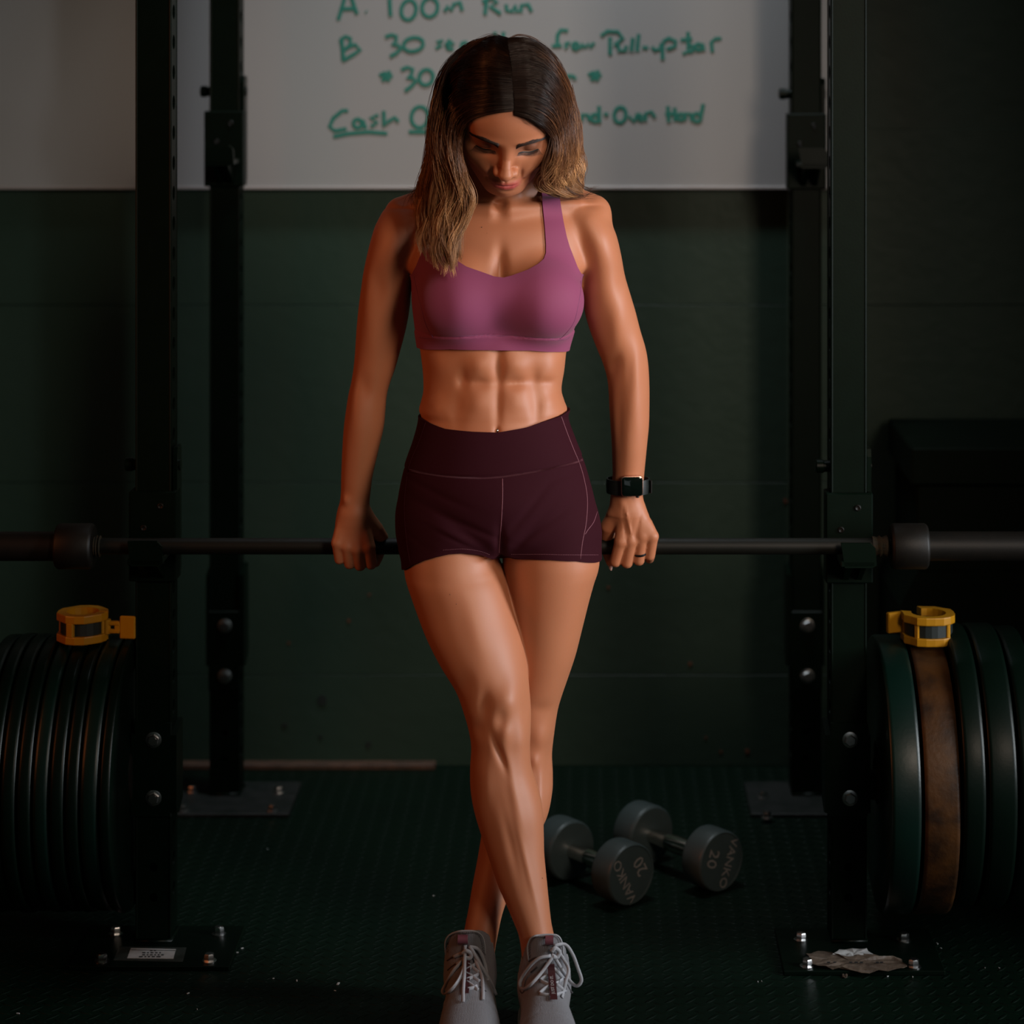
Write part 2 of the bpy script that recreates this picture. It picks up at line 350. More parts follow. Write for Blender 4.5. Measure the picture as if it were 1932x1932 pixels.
def upright(cx, y0, z_top=2.42):
    w = PW; mb = MB(); z0 = .008; x0, x1, y1 = cx-w/2, cx+w/2, y0+w
    zh = [1.5613+.0508*k for k in range(-29, 17)]
    face_strip(mb, (x1, y0, 0), (0, 1, 0), (0, 0, 1), w, z0, z_top, zh, .0125, (1, 0, 0))
    face_strip(mb, (x0, y1, 0), (0, -1, 0), (0, 0, 1), w, z0, z_top, zh, .0125, (-1, 0, 0))
    zf = [.082, .1328]
    face_strip(mb, (x0, y0, 0), (1, 0, 0), (0, 0, 1), w, z0, z_top, zf, .0075, (0, -1, 0))
    face_strip(mb, (x1, y1, 0), (-1, 0, 0), (0, 0, 1), w, z0, z_top, zf, .0075, (0, 1, 0))
    # rounded corner beads of the square tube
    for x in (x0+.001, x1-.001):
        for y in (y0+.001, y1-.001): mb.tube([(x, y, z0), (x, y, z_top)], .0022, 8, cap=False)
    mb.box((cx, y0+w/2, z_top+.002), (w, w, .004), ch=.001)
    return mb.build('upright', M['black'], rack)
def hexbolt(c, axis, r, h, parent, name='bolt', washer=True):
    mb = MB()
    if washer: mb.lathe([(r*1.35, 0), (r*1.35, r*.18), (r*1.2, r*.22)], (0, 0, 0), 'Z', 20)
    mb.lathe([(r*.98, r*.2), (r, r*.25), (r, h*.8), (r*.86, h)], (0, 0, 0), 'Z', 6)
    mb.lathe([(r*.7, h*.9), (r*.66, h*1.04), (r*.2, h*1.05)], (0, 0, 0), 'Z', 18)
    q = Vector(axis).to_track_quat('Z', 'Y').to_matrix() @ Matrix.Rotation(.35, 3, 'Z')
    mb.v = [tuple(q @ Vector(v)+Vector(c)) for v in mb.v]
    return mb.build(name, M['bolt'], parent, auto=True)
rnd = random.Random(4)
for cx in (PL, PR):
    for y0 in (YN, YB):
        up = upright(cx, y0)
        s = 1 if cx == PL else -1
        # peg bracket clamped round the foot of the upright
        zt, zl = (.367, .219) if y0 == YN else (.461, .262)
        br = MB(); w = PW/2
        br.box((cx, y0-.003, .297), (PW+.004, .006, .158), ch=.0015)
        fl = [(y0-.006, zl+.006), (y0+.02, zl), (y0+PW, zl+.014), (y0+PW, zt), (y0-.006, zt-.012)]
        xi = cx+s*w
        br.prism(fl, xi+s*.0008, xi+s*.0105, 'YZ')
        br.prism(fl, cx-s*w-s*.0008, cx-s*w-s*.0068, 'YZ')
        bo = br.build('peg_bracket', M['black_plain'], rack)
        for z in ((.3475, .2505) if y0 == YN else (.348, .2475)):
            hexbolt((cx+.0015, y0-.006, z), (0, -1, 0), .0098 if y0 == YN else .0105, .008, bo)
        # foot plate
        fx = 0 if cx == PL else .0
        ya, yb = (y0-.105, y0+.075) if cx == PL else (y0-.125, y0+.065)
        if y0 == YB: ya, yb = y0-.115, y0+.09
        fp = MB().box((cx+.012, (ya+yb)/2, .004), (.262, yb-ya, .008), ch=.0015)
        fp = fp.build('foot_plate', M['black'] if y0 == YN else M['dusty'], rack)
        MB().tube([(cx-PW/2, y0-.002, .010), (cx+PW/2, y0-.002, .010), (cx+PW/2+.002, y0+PW, .010)], .004, 6).build('weld_bead', M['black_plain'], fp, smooth=True)
        if cx == PL: bx = (-.796, -.6225) if y0 == YN else (-.795, -.622)
        else: bx = (.352, .527) if y0 == YN else (.346, .525)
        by = {(PL, YN): (3.918, 4.036), (PR, YN): (3.893, 4.008), (PL, YB): (4.682, 4.797), (PR, YB): (4.64, 4.765)}[(cx, y0)]
        for x in bx:
            for y in by:
                hexbolt((x+rnd.uniform(-.002, .002), y+rnd.uniform(-.002, .002), .008), (rnd.uniform(-.06, .06), rnd.uniform(-.06, .06), 1), .0088, .0125, fp)
        if y0 == YN:   # storage peg through the bracket
            pg = MB(); xa = cx-s*(w+.006); xb = xa-s*.30
            pg.lathe([(.0, 0), (.0245, 0), (.0245, .296), (.021, .30), (.0, .30)][1:4], (xa, y0+w, .262), 'X', 24)
            if s > 0: pg.v = [(2*xa-v[0], v[1], v[2]) for v in pg.v]
            pg.build('storage_peg', M['steel_dark'], rack, auto=True)
for y0 in (YN, YB):   # top cross members, above the picture, and side rails that hold the cage together
    MB().box(((PL+PR)/2, y0+PW/2, 2.36), (PR-PL-PW, PW*.98, PW*.98), ch=.003).build('cross_member', M['black'], rack)
for cx in (PL, PR):
    MB().box((cx, (YN+YB+PW)/2, 2.30), (PW*.98, YB-YN-PW, PW*.98), ch=.003).build('cross_member', M['black'], rack)

# stickers left on the foot plates
st = empty('printed_sticker', (-.727, 3.946, .0085), 'white printed sticker under clear tape on the left front foot plate', 'sticker')
def quad_px(pts, z, th, name, m, parent):
    poly = []
    for px, py in pts:
        Y = (CH-z)*FPX/(py-VPY); poly.append((Wx(px, Y), Y))
    return MB().prism(poly, z, z+th, 'XY').build(name, m, parent)
quad_px([(214, 1812), (345, 1815), (352, 1788), (225, 1786)], .0082, .0004, 'clear_tape', M['tape'], st)
pp = quad_px([(240, 1808), (327, 1809), (332, 1791), (247, 1789)], .0088, .0004, 'paper_label', M['paper'], st)
rn = random.Random(7)
for ry, x0, x1 in ((1793.5, 283, 296), (1797.5, 268, 305), (1801.5, 268, 308), (1805, 262, 304)):
    x = x0
    while x < x1:
        w_ = rn.uniform(3, 8); quad_px([(x, ry+1), (x+w_, ry+1), (x+w_+.4, ry-1), (x+.4, ry-1)], .0094, .0002, 'print_mark', M['print'], pp); x += w_+3
quad_px([(247, 1792.3), (331, 1794), (331, 1793.2), (247, 1791.6)], .0094, .0002, 'print_line', M['print'], pp)
cd = empty('torn_label', (.45, 3.9, .0085), 'torn brown label with peeling tape on the right front foot plate', 'sticker')
def torn(pts, z, amp, seed, name, m, parent, lift=.006):
    """a crumpled sheet: rim points in px, triangulated to a wavy fan"""
    r = random.Random(seed); rim = []
    n = len(pts)
    for i in range(n):
        a, b = pts[i], pts[(i+1) % n]
        for t in (0, .34, .67):
            px = a[0]+(b[0]-a[0])*t+r.uniform(-amp, amp); py = a[1]+(b[1]-a[1])*t+r.uniform(-amp, amp)*.5
            Y = (CH-z)*FPX/(py-VPY); rim.append(Vector((Wx(px, Y), Y, z+r.uniform(0, lift))))
    c = sum(rim, Vector())/len(rim); c.z = z+.001; m_ = len(rim)
    mid = [c.lerp(p, .55)+Vector((0, 0, r.uniform(0, lift*.8))) for p in rim]
    top = rim+mid+[c]; bot = [p-Vector((0, 0, .0006)) for p in rim]
    f = [(i, (i+1) % m_, m_+(i+1) % m_, m_+i) for i in range(m_)]+[(m_+i, m_+(i+1) % m_, 2*m_) for i in range(m_)]
    f += [(2*m_+1+i, 2*m_+1+(i+1) % m_, (i+1) % m_, i) for i in range(m_)]+[tuple(2*m_+1+i for i in reversed(range(m_)))]
    return MB().add(top+bot, f).build(name, m, parent)
torn([(1522, 1801), (1545, 1796), (1575, 1805), (1650, 1806), (1700, 1812), (1712, 1827), (1690, 1834), (1640, 1837), (1590, 1829), (1540, 1828), (1526, 1816)], .009, 2.5, 3, 'torn_card', M['card'], cd)
torn([(1570, 1803), (1592, 1792), (1636, 1792), (1646, 1801), (1610, 1806)], .012, 1.5, 5, 'peeled_paper', M['paper'], cd, .004)
torn([(1590, 1830), (1600, 1831), (1598, 1846), (1589, 1845)], .001, 1.2, 6, 'torn_scrap', M['card'], cd, .003)
for rx in (1560, 1572, 1602, 1612, 1622, 1652, 1660):
    quad_px([(rx, 1817), (rx+6, 1817), (rx+6.5, 1814.6), (rx+.5, 1814.6)], .0150, .0003, 'print_mark', M['print'], cd)

# ------------------------------------------------------------------ J-cups on the uprights
def jcup(cx, y0, dz, label):
    t = empty('j_cup', (cx, y0, dz), label, 'rack hook', 'four black hooks pinned to the uprights')
    w = PW/2; zt, zb_ = .762+dz, .612+dz
    b = MB()
    b.box((cx, y0-.006, (zt+zb_)/2), (PW+.020, .010, zt-zb_), ch=.002)          # front plate
    for s in (-1, 1): b.box((cx+s*(w+.0062), y0+.016, (zt+zb_)/2), (.0075, .036, zt-zb_), ch=.0015)
    b.build('cup_body', M['black'], t)
    sp = [(y0+.012, .832+dz), (y0+.046, .832+dz), (y0+.050, .824+dz), (y0+.050, .628+dz), (y0+.04, .612+dz), (y0+.008, .612+dz), (y0+.006, .82+dz)]
    MB().prism(sp, cx+w+.0025, cx+w+.0095, 'YZ').build('side_plate', M['black_plain'], t)
    p = MB(); zp = .8005+dz
    p.lathe([(.0098, 0), (.0098, -(PW+.022)), (.0115, -(PW+.023)), (.0115, -(PW+.034)), (.008, -(PW+.036))], (cx+w+.012, y0+w, zp), 'X', 20)
    p.build('locking_pin', M['black_plain'], t, auto=True)
    # hook: shelf, lip with slanted sides and a liner
    xa, xb = cx-.0235, cx+.0325
    h = MB(); ys = y0-.104
    h.box((cx+.004, (ys+y0-.011)/2, .664+dz), (.056, (y0-.011)-ys, .010), ch=.0015)
    h.prism([(xa, .698+dz), (xb-.008, .698+dz), (xb, .690+dz), (xb+.002, .662+dz), (xb-.006, .658+dz), (xa+.006, .658+dz)], ys, ys+.008)
    h.prism([(y0-.011, .659+dz), (ys+.012, .659+dz), (y0-.011, .618+dz)], cx-.012, cx-.002, 'YZ')
    h.prism([(y0-.011, .659+dz), (ys+.012, .659+dz), (y0-.011, .618+dz)], cx+.012, cx+.020, 'YZ')
    h.build('hook', M['black_plain'], t)
    for dx, z_ in ((-.014, .7015), (.014, .738)):
        MB().lathe([(.0052, 0), (.0052, -.0018), (.0038, -.003), (.0016, -.0014)], (cx+dx, y0-.0108, z_+dz), 'Y', 14).build('screw', M['steel_dark'], t, auto=True)
    return t
jcup(PL, YN, 0, 'black hook holding the bar on the left front upright')
jcup(PR, YN, -.003, 'black hook holding the bar on the right front upright')
jcup(PL, YB, .611, 'empty black hook high on the left rear upright')
jcup(PR, YB, .606, 'empty black hook high on the right rear upright')

# ------------------------------------------------------------------ barbell
BY, BZ = 3.93, .6835
bb = empty('barbell', (-.145, BY, BZ), 'dark steel barbell resting on the two front hooks behind the woman', 'barbell')
def lx(x0, x1, prof, name, m, parent, n=40):
    """profile [(t 0..1 along x, r)]"""
    return MB().lathe([(r, x0+(x1-x0)*t) for t, r in prof], (0, BY, BZ), 'X', n).build(name, m, parent, auto=True)
lx(-.82, .50, [(0, .0133), (1, .0133)], 'shaft', M['shaft'], bb)
xl0, xl1 = Wx(107, BY), Wx(177, BY); xr0, xr1 = Wx(1680, BY), Wx(1750, BY)
lx(xl0, xl1, [(0, .033), (.03, .0355), (.08, .0372), (.92, .0372), (.97, .0355), (1, .033), (1, .018)], 'collar', M['steel_dark'], bb)
lx(xr0, xr1, [(0, .018), (0, .033), (.03, .0355), (.08, .0372), (.92, .0372), (.97, .0355), (1, .033)], 'collar', M['steel_dark'], bb)
lx(xl0-.42, xl0, [(0, .020), (.01, .0238), (1, .0238)], 'sleeve', M['steel_dark'], bb)
lx(xr1, xr1+.42, [(0, .0238), (.99, .0238), (1, .020)], 'sleeve', M['steel_dark'], bb)
for a, b_ in ((xl1+.001, xl1+.012), (xr0-.030, xr0-.002)):
    r = random.Random(9); pr = [(k/7, .0145+r.uniform(0, .004)) for k in range(8)]
    lx(a, b_, pr, 'tape_remnant', M['rust'], bb, 15)

# ------------------------------------------------------------------ weight plates on the storage pegs
PYC = YN+PW/2
def plate(x0, x1, zc, R, label, m, side, edge=.007):
    """bumper disc between x0 and x1; its detailed face is symmetric"""
    t = empty('weight_plate', ((x0+x1)/2, PYC, zc), label, 'weight plate', 'bumper plates on the '+side+' storage peg')
    h = (x1-x0)/2; rc = min(.006, h*.4)
    half = [(.052, h-.004), (.066, h-.005), (.072, h-.0065), (R*.74, h-.0065), (R*.79, h-.001), (R-edge-.006, h-.0003), (R-edge*.4, h-rc*.35), (R-edge*.1, h-rc*.8), (R, h-rc*1.4)]
    MB().lathe([(r, d) for r, d in half]+[(r, -d) for r, d in reversed(half)], ((x0+x1)/2, PYC, zc), 'X', 96, close=True).build('rubber_disc', m, t, auto=True)
    MB().lathe([(.0253, h-.0005), (.046, h-.0005), (.0525, h-.003), (.0525, -(h-.003)), (.046, -(h-.0005)), (.0253, -(h-.0005))], ((x0+x1)/2, PYC, zc), 'X', 40, close=True).build('steel_hub', M['steel_dark'], t, auto=True)
    return t
ZL = .286
ed = [-.7605, -.781, -.812, -.835, -.860, -.8875, -.912, -.938, -.962, -.988]
desc = ['black weight plate touching the left front upright', 'dark green weight plate second from the left upright, with a scuffed rim', 'thin black weight plate third from the left front upright',
        'black weight plate fourth from the left front upright', 'dark green weight plate fifth from the left upright', 'black weight plate sixth from the left front upright',
        'black weight plate seventh from the left front upright', 'black weight plate next to last at the left edge of the photo', 'outermost black weight plate at the left edge of the photo']
order = [0, 1, 2, 3, 4, 5, 6, 7, 8]
for i in order:
    m_ = M['green_rubber'] if i in (1, 4) else M['rubber']
    plate(ed[i+1]+.0006, ed[i]-.0006, ZL+(.001 if i % 2 else -.0008), .2245-(.001 if i % 3 else 0), desc[i], m_, 'left')
for x0, x1, zc, R, m_, d in [(.479, .530, .283, .225, 'green_rubber', 'thick dark green weight plate touching the right front upright'),
                             (.532, .592, .283, .2245, 'yellow_rubber', 'scuffed dull yellow weight plate under the open yellow clamp'),
                             (.594, .632, .299, .2285, 'rubber', 'black weight plate right of the yellow plate'),
                             (.634, .682, .299, .229, 'rubber', 'thick black weight plate second right of the yellow plate'),
                             (.684, .722, .297, .226, 'rubber', 'outermost black weight plate at the right edge of the photo')]:
    plate(x0, x1, zc, R, d, M[m_], 'right')

# ------------------------------------------------------------------ yellow barbell clamps
def clamp(c, R, H, rot, opened, label):
    t = empty('barbell_clamp', c, label, 'clamp', 'yellow clamps lying on the stored plates')
    c = Vector(c); Rm = Matrix.Rotation(rot, 3, 'Z')
    def put(mb, name, m, parent=t, auto=False):
        mb.v = [tuple(Rm @ Vector(v)+c) for v in mb.v]; return mb.build(name, m, parent, auto=auto)
    n = 16; a0 = math.radians(28 if opened else 4); a1 = 2*math.pi-a0
    th = H*.27
    for z0 in (0, H-th):
        o, i_ = [], []
        for k in range(n+1):
            a = a0+(a1-a0)*k/n
            seg = math.pi/4; q = ((a+seg/2) % seg)-seg/2; ro = R*.93/math.cos(q)+(.0025 if k % 4 == 0 else 0)
            o.append(Vector((ro*math.cos(a), ro*math.sin(a), 0))); i_.append(Vector((R*.63*math.cos(a), R*.63*math.sin(a), 0)))
        z = Vector((0, 0, z0)); z1 = Vector((0, 0, z0+th)); v = []
        for k in range(n+1):
            ob = o[k]*.985; v += [i_[k]+z, ob+z, o[k]+z+Vector((0, 0, .0015)), o[k]+z1-Vector((0, 0, .0015)), ob+z1, i_[k]+z1]
        f = []
        for k in range(n):
            for j in range(6): f.append((k*6+j, k*6+(j+1) % 6, (k+1)*6+(j+1) % 6, (k+1)*6+j))
        f += [tuple(range(6)), tuple(reversed([n*6+j for j in range(6)]))]
        put(MB().add(v, f), 'ring', M['yellow'])
    for k, a in enumerate((a0+.12, math.pi*.55, math.pi, math.pi*1.42, a1-.12)):
        w_ = .013 if k == 3 else .008
        put(MB().box((R*.84*math.cos(a), R*.84*math.sin(a), H/2), (w_, w_, H-th*2+.002), Matrix.Rotation(a, 3, 'Z'), ch=.0015), 'post', M['yellow'])
    pd = MB(); v = []; f = []; m_ = 20
    for k in range(m_+1):
        a = a0*1.1+(a1-a0)*.98*k/m_
        for r, z in ((R*.60, th), (R*.86, th+.0005), (R*.86, H-th-.0005), (R*.60, H-th)): v.append((r*math.cos(a), r*math.sin(a), z))
    for k in range(m_):
        for j in range(4): f.append((k*4+j, k*4+(j+1) % 4, (k+1)*4+(j+1) % 4, (k+1)*4+j))
    f += [(0, 1, 2, 3), tuple(m_*4+j for j in (3, 2, 1, 0))]
    put(pd.add(v, f), 'rubber_pad', M['pad'])
    if not opened:
        lv = MB(); lv.box((R*1.22, -.004, H*.62), (R*.6, .010, .007), ch=.0015); lv.box((R*1.22, -.004, H*.34), (R*.6, .010, .007), ch=.0015)
        lv.box((R*1.42, -.004, H*.48), (.010, .008, H*.3), ch=.001)
        lv.box((R*1.83, -.006, H*.49), (R*.62, .006, H*.80), Matrix.Rotation(-.05, 3, 'Z'), ch=.0018)
        lv.lathe([(.006, 0), (.006, H*.5)], (R*1.0, -.004, H*.25), 'Z', 12)
        put(lv, 'lever', M['yellow'])
    else:
        lv = MB(); lv.box((R*.98, .030, H*.60), (.010, .034, H*.72), Matrix.Rotation(-.35, 3, 'Z'), ch=.0018)
        put(lv, 'lever', M['yellow'])
    return t
clamp((Wx(156, 4.01), 4.012, .5105), .0430, .0475, -.10, False, 'yellow barbell clamp with its lever out on the left stack of plates')
clamp((Wx(1752, 4.01), 4.010, .5085), .0465, .0475, 2.35, True, 'open yellow barbell clamp on top of the yellow weight plate')

# ------------------------------------------------------------------ dumbbells
def text_mesh(s, size, depth):
    cu = bpy.data.curves.new('t', 'FONT'); cu.body = s; cu.size = size; cu.extrude = depth; cu.align_x = 'CENTER'; cu.resolution_u = 2
    o = bpy.data.objects.new('t', cu); COL.objects.link(o); dg = bpy.context.evaluated_depsgraph_get()
    me = bpy.data.meshes.new_from_object(o.evaluated_get(dg)); bpy.data.objects.remove(o); bpy.data.curves.remove(cu)
    return me
def dumbbell(far, near, roll, label):
    """far = inner face centre of the far head, near = outer face centre of the near head"""
    far, near = Vector(far), Vector(near); d = (near-far); L_ = d.length; d.normalize()
    t = empty('dumbbell', (far+near)/2-Vector((0, 0, .054)), label, 'dumbbell', 'pair of round dumbbells on the floor')
    u = Vector((0, 0, 1)); s_ = d.cross(u).normalized()        # seen from outside, s_ ... u frame
    R3 = Matrix((s_, d, u)).transposed()
    R = .0535; T = .052
    def head(h0, sg):
        prof = [(R*.30, 0), (R*.93, .0), (R*.985, .003), (R, .007), (R, T-.007), (R*.985, T-.003), (R*.95, T-.0008), (R*.92, T-.0012), (R*.90, T-.0028), (R*.1, T-.0028)]
        mb = MB().lathe([(r, sg*h) for r, h in prof], (0, 0, 0), 'Y', 56)
        mb.v = [tuple(R3 @ Vector(v)+h0) for v in mb.v]; return mb.build('head', M['urethane'], t, auto=True)
    hn = near-d*T; h1 = head(hn, 1); head(far, -1)
    hl = (hn-far).length
    mb = MB().lathe([(.013, -.004), (.013, .006), (.0125, .008), (.0145, hl*.3), (.0158, hl*.5), (.0145, hl*.7), (.0125, hl-.008), (.013, hl-.006), (.013, hl+.004)], (0, 0, 0), 'Y', 28)
    mb.v = [tuple(R3 @ Vector(v)+far) for v in mb.v]; mb.build('handle', M['chrome'], t, auto=True)
    for txt, sz, off in (('VANKO', .0255, .010), ('20', .034, -.034)):
        me = text_mesh(txt, sz, .0006)
        # text plane: x right, y up as seen from outside the face; outward normal d
        X = u.cross(d).normalized(); Rt = Matrix((X, u, d)).transposed() @ Matrix.Rotation(roll, 3, 'Z')
        for v in me.vertices: v.co = Rt @ Vector((v.co.x, v.co.y+off, v.co.z+.0006)) + near-d*.0028
        link('lettering', me, M['letter'], h1)
def fl(px, py, z): Y = (CH-z)*FPX/(py-VPY); return (Wx(px, Y), Y, z)
dumbbell(fl(1080, 1606, .0535), fl(1193, 1651, .0535), math.radians(117), 'round grey dumbbell lettered VANKO 20 in front, nearest the woman')
dumbbell(fl(1231, 1577, .0535), fl(1363, 1626, .0535), math.radians(-112), 'round grey dumbbell lettered VANKO 20 at right, pointing outward')

# ------------------------------------------------------------------ dark cabinet by the wall on the right, bits of litter
cb = empty('storage_cabinet', (.95, 4.75, 0), 'black wide-topped cabinet in deep shade at the right wall', 'cabinet')
YC = 4.60
MB().box(((Wx(1720, YC)+1.22)/2, 4.78, (Wz(845, YC)+Wz(916, YC))/2), (1.22-Wx(1720, YC), .36, Wz(845, YC)-Wz(916, YC)), ch=.004).build('cabinet_top', M['cabinet'], cb)
MB().box(((Wx(1734, YC)+1.21)/2, 4.79, Wz(1000, YC)), (1.21-Wx(1734, YC), .34, Wz(916, YC)-Wz(1084, YC)), ch=.003).build('cabinet_body', M['cabinet'], cb)
MB().prism([(Wx(1734, YC), Wz(1083, YC)), (Wx(1700, YC), Wz(1150, YC)), (Wx(1700, YC), 0), (1.21, 0), (1.21, Wz(1083, YC))], 4.62, 4.96).build('cabinet_base', M['cabinet'], cb)
rn = random.Random(11)
spots = [(638, 1856, 5), (560, 1850, 3), (632, 1869, 2), (250, 1827, 2.5), (1430, 1852, 2), (1437, 1851, 1.5), (1675, 1842, 2), (1722, 1843, 2), (1768, 1780, 3), (1775, 1789, 2), (1752, 1797, 2), (355, 1874, 3), (516, 1846, 2),
         (1885, 1826, 1.5), (1858, 1826, 1.2), (818, 1690, 2), (505, 1602, 2), (34, 1912, 3), (372, 1904, 1.5), (450, 1781, 3), (457, 1789, 2.5), (448, 1797, 2)]
lit = MB()
for i, (px, py, r) in enumerate(spots):
    c = Vector(fl(px, py, .001)); k = r/1150
    lit.box(c, (k*2, k*.8, .0016), Matrix.Rotation(rn.uniform(0, 3.1), 3, 'Z'), ch=.0003)
tag(lit.build('litter_specks', M['paper'], floor), kind='stuff')
# ------------------------------------------------------------------ implicit modelling of the figure (numpy)
f32 = np.float32
def catmull(P, n):
    """dense Catmull-Rom through control rows P (k, d)"""
    P = np.asarray(P, float); k = len(P)
    Q = np.vstack([2*P[0]-P[1], P, 2*P[-1]-P[-2]]); t = np.linspace(0, k-1-1e-9, n); i = t.astype(int); u = (t-i)[:, None]
    p0, p1, p2, p3 = Q[i], Q[i+1], Q[i+2], Q[i+3]
    return .5*((2*p1)+(-p0+p2)*u+(2*p0-5*p1+4*p2-p3)*u*u+(-p0+3*p1-3*p2+p3)*u**3)
def smin(a, b, k):
    h = np.clip(.5+.5*(b-a)/k, 0, 1); return b+(a-b)*h-k*h*(1-h)
class Stack:
    """limb or trunk as ellipses stacked along z; rows (py, xl, xr, Y, front, back[, n]) read at depth Y"""
    def __init__(s, rows, k=.02, inset=0, n=2.0, world=False):
        R = []
        for r in rows:
            if world: z, cx, a, Y, bf, bb = r[:6]; e = r[6] if len(r) > 6 else n
            else:
                py, xl, xr, Y, bf, bb = r[:6]; e = r[6] if len(r) > 6 else n
                xa, xb = Wx(xl, Y), Wx(xr, Y); z = Wz(py, Y); cx = (xa+xb)/2; a = (xb-xa)/2-inset
            R.append((z, cx, a, Y, bf-inset, bb-inset, e))
        R.sort(key=lambda q: q[0]); T = catmull(R, len(R)*8)
        s.T = T[np.argsort(T[:, 0])]; s.k = k
        m = max(T[:, 2].max(), T[:, 4].max(), T[:, 5].max())
        s.lo = np.array([(T[:, 1]-T[:, 2]).min(), (T[:, 3]-T[:, 4]).min(), T[:, 0].min()])
        s.hi = np.array([(T[:, 1]+T[:, 2]).max(), (T[:, 3]+T[:, 5]).max(), T[:, 0].max()])
    def __call__(s, X, Y, Z):
        T = s.T; z = T[:, 0]; g = lambda c: np.interp(Z, z, T[:, c]).astype(f32)
        cx, a, cy, bf, bb, e = g(1), g(2), g(3), g(4), g(5), g(6)
        dx = np.abs(X-cx)/a; dy = Y-cy; b = np.where(dy < 0, bf, bb); dy = np.abs(dy)/b
        e2 = np.all(np.abs(T[:, 6]-2) < 1e-6)
        if e2: rho = np.sqrt(dx*dx+dy*dy)+1e-6; gr = np.sqrt((dx/a)**2+(dy/b)**2)/rho
        else:
            rho = (dx**e+dy**e)**(1/e)+1e-6
            gr = rho**(1-e)*np.sqrt((dx**(e-1)/a)**2+(dy**(e-1)/b)**2)
        d = (rho-1)/np.maximum(gr, .6/np.maximum(a, b))
        zc = np.maximum(Z-z[-1], z[0]-Z)
        return np.where(zc > 0, np.hypot(np.maximum(d, 0), zc), np.maximum(d, zc*.8)).astype(f32)
class Cap:
    """tapered capsule, optionally flattened: pts list of (x,y,z,r)"""
    def __init__(s, pts, k=.01, dense=0):
        P = np.array(pts, float)
        if dense: P = catmull(P, dense)
        s.P = P; s.k = k; r = P[:, 3].max(); s.lo = P[:, :3].min(0)-r; s.hi = P[:, :3].max(0)+r
    def __call__(s, X, Y, Z):
        best = None
        for a, b in zip(s.P[:-1], s.P[1:]):
            v = b[:3]-a[:3]; L = float(v @ v)+1e-12
            px, py, pz = X-f32(a[0]), Y-f32(a[1]), Z-f32(a[2])
            t = np.clip((px*f32(v[0])+py*f32(v[1])+pz*f32(v[2]))/f32(L), 0, 1)
            d = np.sqrt((px-t*f32(v[0]))**2+(py-t*f32(v[1]))**2+(pz-t*f32(v[2]))**2)-(f32(a[3])+t*f32(b[3]-a[3]))
            best = d if best is None else np.minimum(best, d)
        return best.astype(f32)
class Ell:
    def __init__(s, c, r, k=.02, R=None):
        s.c = np.array(c, float); s.r = np.array(r, float); s.k = k; s.R = None if R is None else np.array(R, float)
        m = s.r if R is None else np.full(3, s.r.max()); s.lo = s.c-m; s.hi = s.c+m
    def __call__(s, X, Y, Z):
        p = [X-f32(s.c[0]), Y-f32(s.c[1]), Z-f32(s.c[2])]
        if s.R is not None:
            A = s.R; p = [f32(A[0, i])*p[0]+f32(A[1, i])*p[1]+f32(A[2, i])*p[2] for i in range(3)]
        k0 = np.sqrt(sum((p[i]/f32(s.r[i]))**2 for i in range(3)))+1e-6
        k1 = np.sqrt(sum((p[i]/f32(s.r[i]**2))**2 for i in range(3)))+1e-5
        return (k0*(k0-1)/k1).astype(f32)
class Bump:
    """gaussian swelling (+) or dent (-) of a surface round c"""
    def __init__(s, c, sig, amp, R=None):
        s.c = np.array(c, float); s.s = np.array(sig, float); s.a = amp; s.R = None if R is None else np.array(R, float)
        m = np.full(3, s.s.max()*2.6) if R is not None else s.s*2.6; s.lo = s.c-m; s.hi = s.c+m
    def add(s, X, Y, Z):
        p = [X-f32(s.c[0]), Y-f32(s.c[1]), Z-f32(s.c[2])]
        if s.R is not None:
            A = s.R; p = [f32(A[0, i])*p[0]+f32(A[1, i])*p[1]+f32(A[2, i])*p[2] for i in range(3)]
        q = sum((p[i]/f32(s.s[i]))**2 for i in range(3))
        return (-s.a*np.exp(-q)).astype(f32)
class Group:
    def __init__(s, ops, k=.01): s.ops = ops; s.k = k
BIG = .12
class Field:
    """groups: [(Group, k to join with what came before)]"""
    def __init__(s, groups): s.g = groups
    def bounds(s):
        lo = np.min([o.lo for g in s.g for o in g.ops if not isinstance(o, Bump)], 0); hi = np.max([o.hi for g in s.g for o in g.ops if not isinstance(o, Bump)], 0)
        return lo, hi
    def __call__(s, X, Y, Z, chunk=60000):
        n = len(X); out = np.empty(n, f32)
        for i in range(0, n, chunk): out[i:i+chunk] = s._ev(X[i:i+chunk], Y[i:i+chunk], Z[i:i+chunk])
        return out
    def _ev(s, X, Y, Z):
        lo = np.array([X.min(), Y.min(), Z.min()]); hi = np.array([X.max(), Y.max(), Z.max()]); tot = None
        for g in s.g:
            d = np.full(len(X), BIG, f32); hit = False
            for o in g.ops:
                mg = 0 if isinstance(o, Bump) else .05
                if (o.lo-mg > hi).any() or (o.hi+mg < lo).any(): continue
                m = (X > o.lo[0]-mg) & (X < o.hi[0]+mg) & (Y > o.lo[1]-mg) & (Y < o.hi[1]+mg) & (Z > o.lo[2]-mg) & (Z < o.hi[2]+mg)
                if not m.any(): continue
                ix = np.nonzero(m)[0]; x, y, z = X[ix], Y[ix], Z[ix]
                if isinstance(o, Bump): d[ix] += o.add(x, y, z)
                elif o.k < 0: d[ix] = -smin(-d[ix], o(x, y, z), -o.k)      # carve
                else: d[ix] = smin(d[ix], o(x, y, z), o.k)
                hit = True
            if hit or tot is None: tot = d if tot is None else smin(tot, d, g.k)
        return tot
